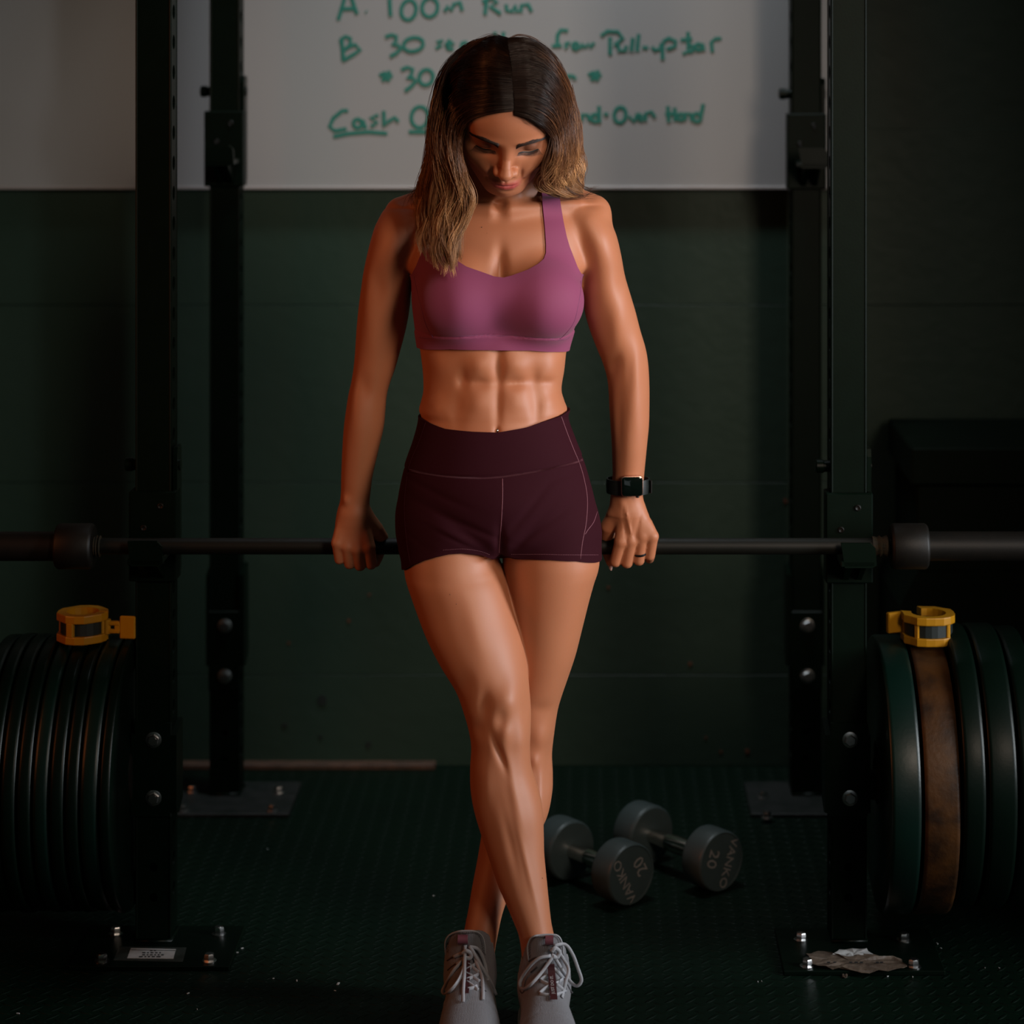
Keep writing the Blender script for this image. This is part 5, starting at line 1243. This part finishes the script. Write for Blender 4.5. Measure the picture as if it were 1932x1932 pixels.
for k in range(40):      # short fringe hairs lying on the image-right of the forehead
    t = r.uniform(0, 1); x0 = 972+t*40; y0 = 206+t*12; x1 = x0+20+r.uniform(0, 16); y1 = y0+18+r.uniform(0, 14)
    xs_ = np.array([x0, x0+(x1-x0)*.3, x0+(x1-x0)*.65, x1]); ys_ = np.array([y0, y0+(y1-y0)*.45, y0+(y1-y0)*.8, y1])
    loose.append(catmull(ray(FH, xs_, ys_, .0022), 22))
L_ = np.array(loose); c = np.tile(np.array([.055, .022, .011]), (len(L_), 22, 1))*r.uniform(.5, 2.2, (len(L_), 1, 1))
o = strand_mesh('loose_hairs', L_, c, .00028, M['hair'], hair, tip=.2); o['kind'] = 'stuff'
# ------------------------------------------------------------------ trainers
def shoe(heel, toe, rim, tongue_top, laces, cross, tab, tape, label):
    heel, toe = Vector((*heel, 0)), Vector((*toe, 0)); d = (toe-heel); Ls = d.length; d.normalize(); s_ = Vector((-d.y, d.x, 0)); s_ = -s_ if s_.x < 0 else s_
    k = Ls/.262
    root = empty('trainer', tuple((heel+toe)/2)); root.parent = woman; root.location = (heel+toe)/2-woman.location
    if label: root['label'] = label
    up_rows = [(.004, 0, .020, -.040, .035, .030, 2.3), (.02, 0, .030, -.040, .045, .030, 2.3), (.05, 0, .0355, -.036, .055, .030, 2.3), (.08, 0, .0365, -.034, .064, .030, 2.3), (.105, 0, .0375, -.032, .070, .028, 2.2), (.125, 0, .039, -.030, .066, .028, 2.2),
               (.15, .001, .043, -.028, .056, .026, 2.3), (.175, .0015, .0465, -.026, .047, .024, 2.4), (.20, .001, .0475, -.024, .040, .022, 2.4), (.225, 0, .0445, -.022, .034, .020, 2.4), (.245, 0, .036, -.020, .027, .018, 2.3), (.259, 0, .019, -.018, .016, .014, 2.2)]
    upper = Stack(up_rows, k=.01, world=True)
    collar = Cap([(0, -.070, .060, .0405), (0, -.110, .064, .0405), (0, -.150, .069, .0405), (0, -.19, .073, .040)], .016)
    carve = Cap([(0, -.085, .060, .0335), (0, -.12, .064, .0340), (0, -.20, .074, .0345)], -.003)
    yt = np.array([0, .02, .045, .066, .080, .092, .105, .14]); zt = np.array([.118, .108, .088, .090, .115, .146, tongue_top, tongue_top+.002])
    class Loc:     # world -> the shoe's frame: (side, -height, forward)
        def __init__(s, fn): s.fn = fn
        def __call__(s, X, Y, Z, chunk=0):
            dx, dy = X-heel.x, Y-heel.y
            return s.fn((dx*s_.x+dy*s_.y).astype(f32), (-Z).astype(f32), ((dx*d.x+dy*d.y)/k).astype(f32))
    def fU(x, nz, y):
        v = upper(x, nz, y); v = smin(v, collar(x, nz, y), .016)
        v = -smin(-v, carve(x, nz, y), .003)
        x2 = np.abs(x)/.034; top = np.interp(y, yt, zt)-.030*np.clip(x2-.40, 0, 1)**2*(y > .085)
        v = -smin(-v, -(-nz-top), .0035)
        v = v+.0011*np.exp(-((y-.172)/.004)**2)*(-nz > .03)
        return np.maximum(v, nz+.012)
    sole_rows = [(.002, 0, .020, -.018, .018, .017, 3.2), (.02, 0, .034, -.018, .019, .018, 3.6), (.06, 0, .040, -.0175, .0185, .0175, 3.8), (.11, 0, .042, -.016, .018, .016, 3.8), (.16, .0015, .049, -.0155, .0165, .0155, 3.8), (.20, .001, .0535, -.015, .0165, .015, 3.8), (.23, 0, .050, -.0155, .0165, .0150, 3.6), (.25, 0, .040, -.017, .0165, .0140, 3.4), (.266, 0, .020, -.020, .0140, .0110, 3.0)]
    sole = Stack(sole_rows, world=True)
    U, So = Loc(fU), Loc(lambda x, nz, y: sole(x, nz, y)-.0+.0006*np.cos(nz*900))
    x0, x1 = min(heel.x, toe.x)-.06, max(heel.x, toe.x)+.06; hh = .0045 if QUICK else .0024
    for F_, nm, zr, mm in ((U, 'upper', (.005, .175), 'knit'), (So, 'sole', (-.004, .045), 'sole')):
        v, q = mesh_field(F_, axis_pts(x0, x1, hh), axis_pts(toe.y-.012, heel.y+.012, hh), axis_pts(zr[0], zr[1], hh))
        link(nm, np_mesh(nm, v, q), M[mm], root, True)
    # tongue and collar fabric is a lining sheet proud of the knit above the laces
    def P(pts, off=.0006):
        a = np.array(pts, float); R = ray(U, a[:, 0], a[:, 1], off); bad = R[:, 1] > heel.y+.02
        if bad.any() and not bad.all():
            Yf = np.interp(np.arange(len(a)), np.nonzero(~bad)[0], R[~bad, 1]); R[bad] = [tuple(W(x, y, Y)) for (x, y), Y in zip(a[bad], Yf[bad])]
        return R
    ro = catmull(rim, 40); MB().tube([tuple(p) for p in P(ro, .0002)], .0013, 8).build('edge_binding', M['edge'], root, smooth=True)
    c0 = ro.mean(0); zz = []
    rr = catmull(rim, 66)
    for i, p in enumerate(rr):
        v_ = (c0-p); v_ = v_/np.linalg.norm(v_); zz.append(p+v_*(3.0 if i % 2 else 6.6))
    o = MB().tube([tuple(p) for p in P(zz, .0003)], .00045, 4).build('zigzag_stitching', M['stitch'], root); o['kind'] = 'stuff'
    lb = []
    for i, (pts, lift, wdt) in enumerate(laces):
        c_ = catmull(pts, (len(pts)-1)*5+1); R = P(c_, .0)
        lf = np.interp(np.linspace(0, 1, len(c_)), np.linspace(0, 1, len(lift)), lift); yb = np.minimum(R[:, 1], np.interp(np.linspace(0, 1, len(c_)), [0, 1], [R[0, 1], R[-1, 1]])+.02)
        W3 = [tuple(W(x, y, Y-l)) for (x, y), Y, l in zip(c_, yb, lf)]
        lb.append(MB().tube(W3, wdt, 8, flat=.42).build('lace', M['lace'], root, smooth=True))
    for pts in cross: MB().tube([tuple(p) for p in P(catmull(pts, 9), .0012)], .0030, 8, flat=.42).build('lace', M['lace'], root, smooth=True)
    for pts in tab['slits']: MB().tube([tuple(p) for p in P(catmull(pts, 7), -.0002)], .0016, 6, flat=.5).build('lace_slot', M['stitch'], root, smooth=True)
    # maroon pull tab: a folded loop standing off the tongue
    (xa, ya), (xb, yb_) = tab['box']; R = P([(xa, (ya+yb_)/2), (xb, (ya+yb_)/2)]); Yt = R[:, 1].min()
    mb = MB(); pr = []
    for a in np.linspace(-1.9, 1.9, 12): pr.append((math.cos(a)*.0065, math.sin(a)*.0072))
    pr += [(x-.0007, z*.88) for x, z in reversed(pr)]
    cz = Wz((ya+yb_)/2, Yt); X0, X1 = Wx(xa, Yt), Wx(xb, Yt)
    mb.prism([(Yt-.001-x, cz+z) for x, z in pr], X0, X1, 'YZ').build('pull_tab', M['maroon'], root, auto=True)
    tp = tape
    c_ = catmull(tp['path'], 12); R = P(c_, tp.get('lift', .004)); v = []; w2 = tp['w']/2*3.55/FPX
    for p in R: v += [(p[0]-w2, p[1], p[2]), (p[0]+w2, p[1], p[2]), (p[0]+w2, p[1]+.001, p[2]+.0006), (p[0]-w2, p[1]+.001, p[2]+.0006)]
    f = []
    for i in range(len(R)-1):
        for j in range(4): f.append((i*4+j, i*4+(j+1) % 4, (i+1)*4+(j+1) % 4, (i+1)*4+j))
    f += [(0, 1, 2, 3), tuple((len(R)-1)*4+j for j in (3, 2, 1, 0))]
    to = MB().add(v, f).build('lace_tape', M['maroon_dark'], root)
    if 'text' in tp:
        me = text_mesh(tp['text'], tp['size'], .00015); a, b_ = P([tp['at'][0]], tp['lift'])[0], P([tp['at'][1]], tp['lift'])[0]
        a, b_ = Vector(a), Vector(b_); X = (b_-a).normalized(); n_ = X.cross(Vector((1, 0, 0))); n_ = -n_ if n_.y > 0 else n_; n_.normalize(); Yv = n_.cross(X)
        Rt = Matrix((X, Yv, n_)).transposed(); c = (a+b_)/2
        for vv in me.vertices: vv.co = Rt @ Vector((vv.co.x, vv.co.y-tp['size']*.34, vv.co.z+.0004))+c
        link('tape_lettering', me, M['silver_print'], to)
    # heel pull tab behind the ankle
    hp = heel+d*.004+Vector((0, 0, .122))
    MB().box(hp+s_*0, (.016, .003, .022), Matrix.Rotation(.1, 3, 'X'), ch=.001).build('heel_tab', M['maroon'], root)
    return root
shoe((-.1865, 3.772), (-.1785, 3.505), [(841, 1801), (840, 1778), (847, 1765), (862, 1758), (880, 1756), (898, 1757.5), (909, 1765), (914, 1780), (916, 1801)], .152,
  [([(877.7, 1783), (877, 1805), (876, 1840), (874, 1868), (874, 1890)], [.004, .008, .009, .008, .004], .0025),
   ([(886, 1785), (895, 1800), (911, 1828), (926, 1853), (936, 1877)], [.005, .008, .008, .006, .003], .0027),
   ([(873, 1812), (856, 1831), (841, 1857), (835, 1871), (843, 1874), (860, 1857), (873, 1833), (876, 1806)], [.003, .007, .009, .010, .010, .010, .008, .005], .0026),
   ([(885, 1786), (902, 1791), (913, 1813), (918, 1836), (920, 1850)], [.005, .006, .005, .004, .002], .0028),
   ([(893, 1800), (901, 1821), (909, 1843), (911, 1868), (911, 1886)], [.004, .006, .006, .005, .003], .0026),
   ([(872, 1800), (880, 1794), (889, 1800), (886, 1808), (876, 1806)], [.006, .008, .007, .006, .006], .0032)],
  [[(856, 1806), (866, 1801), (876, 1798)], [(862, 1820), (870, 1815), (880, 1812)], [(880, 1818), (890, 1824), (903, 1835)], [(903, 1815), (893, 1822), (880, 1830)], [(878, 1836), (890, 1842), (905, 1852)], [(903, 1838), (893, 1843), (880, 1848)], [(880, 1852), (890, 1859), (902, 1868)], [(900, 1860), (892, 1864), (882, 1866)]],
  {'box': ((864, 1763), (883, 1781)), 'slits': [[(844, 1813), (855, 1806), (868, 1800)], [(845, 1831), (853, 1824), (862, 1818)], [(905, 1862), (911, 1868), (917, 1871)]]},
  {'path': [(882, 1812), (882, 1830), (881, 1850), (880, 1874)], 'w': 10, 'lift': .003}, 'grey knit trainer with lace ends hanging down its front')
shoe((-.0725, 3.722), (-.0575, 3.455), [(997, 1812), (995, 1788), (999, 1773), (1008, 1766), (1026, 1763.5), (1046, 1763.5), (1056, 1769), (1061, 1783), (1063, 1802)], .163,
  [([(1045, 1800), (1036, 1815), (1015, 1843), (993, 1864), (983, 1863), (982, 1850), (996, 1827), (1015, 1809), (1039, 1803)], [.005, .007, .010, .012, .012, .012, .010, .007, .005], .0026),
   ([(1045, 1784), (1066, 1782), (1080, 1800), (1090, 1826), (1097, 1849), (1089, 1860), (1077, 1853), (1060, 1829), (1048, 1809)], [.006, .009, .014, .016, .016, .015, .010, .008, .006], .0026),
   ([(1052, 1792), (1065, 1813), (1073, 1831), (1067, 1853), (1061, 1882)], [.006, .009, .010, .008, .004], .0025),
   ([(1040, 1796), (1047, 1789), (1055, 1796), (1051, 1806), (1043, 1805)], [.007, .009, .008, .007, .006], .0034)],
  [[(1036, 1840), (1027, 1844), (1019, 1850)], [(1019, 1850), (1028, 1854), (1037, 1858)], [(1037, 1860), (1027, 1866), (1018, 1874)], [(1018, 1875), (1028, 1877), (1038, 1878)], [(1048, 1829), (1055, 1837), (1062, 1846)], [(1062, 1847), (1055, 1852), (1048, 1856)], [(1049, 1857), (1058, 1864), (1067, 1872)], [(1067, 1870), (1058, 1874), (1048, 1877)], [(1030, 1818), (1040, 1824), (1052, 1832)]],
  {'box': ((1029, 1762), (1044, 1785)), 'slits': [[(998, 1814), (1006, 1809), (1014, 1806)], [(1002, 1835), (1008, 1830), (1014, 1824)], [(981, 1868), (985, 1874), (990, 1870)], [(1070, 1858), (1074, 1866), (1080, 1874)]]},
  {'path': [(1039, 1820), (1041, 1840), (1043, 1862), (1045, 1886)], 'w': 14, 'lift': .0055, 'text': 'JUST DO IT.', 'size': .0066, 'at': ((1044, 1878), (1040, 1838))}, 'grey knit trainer with a wide looped bow and lettered maroon tape')
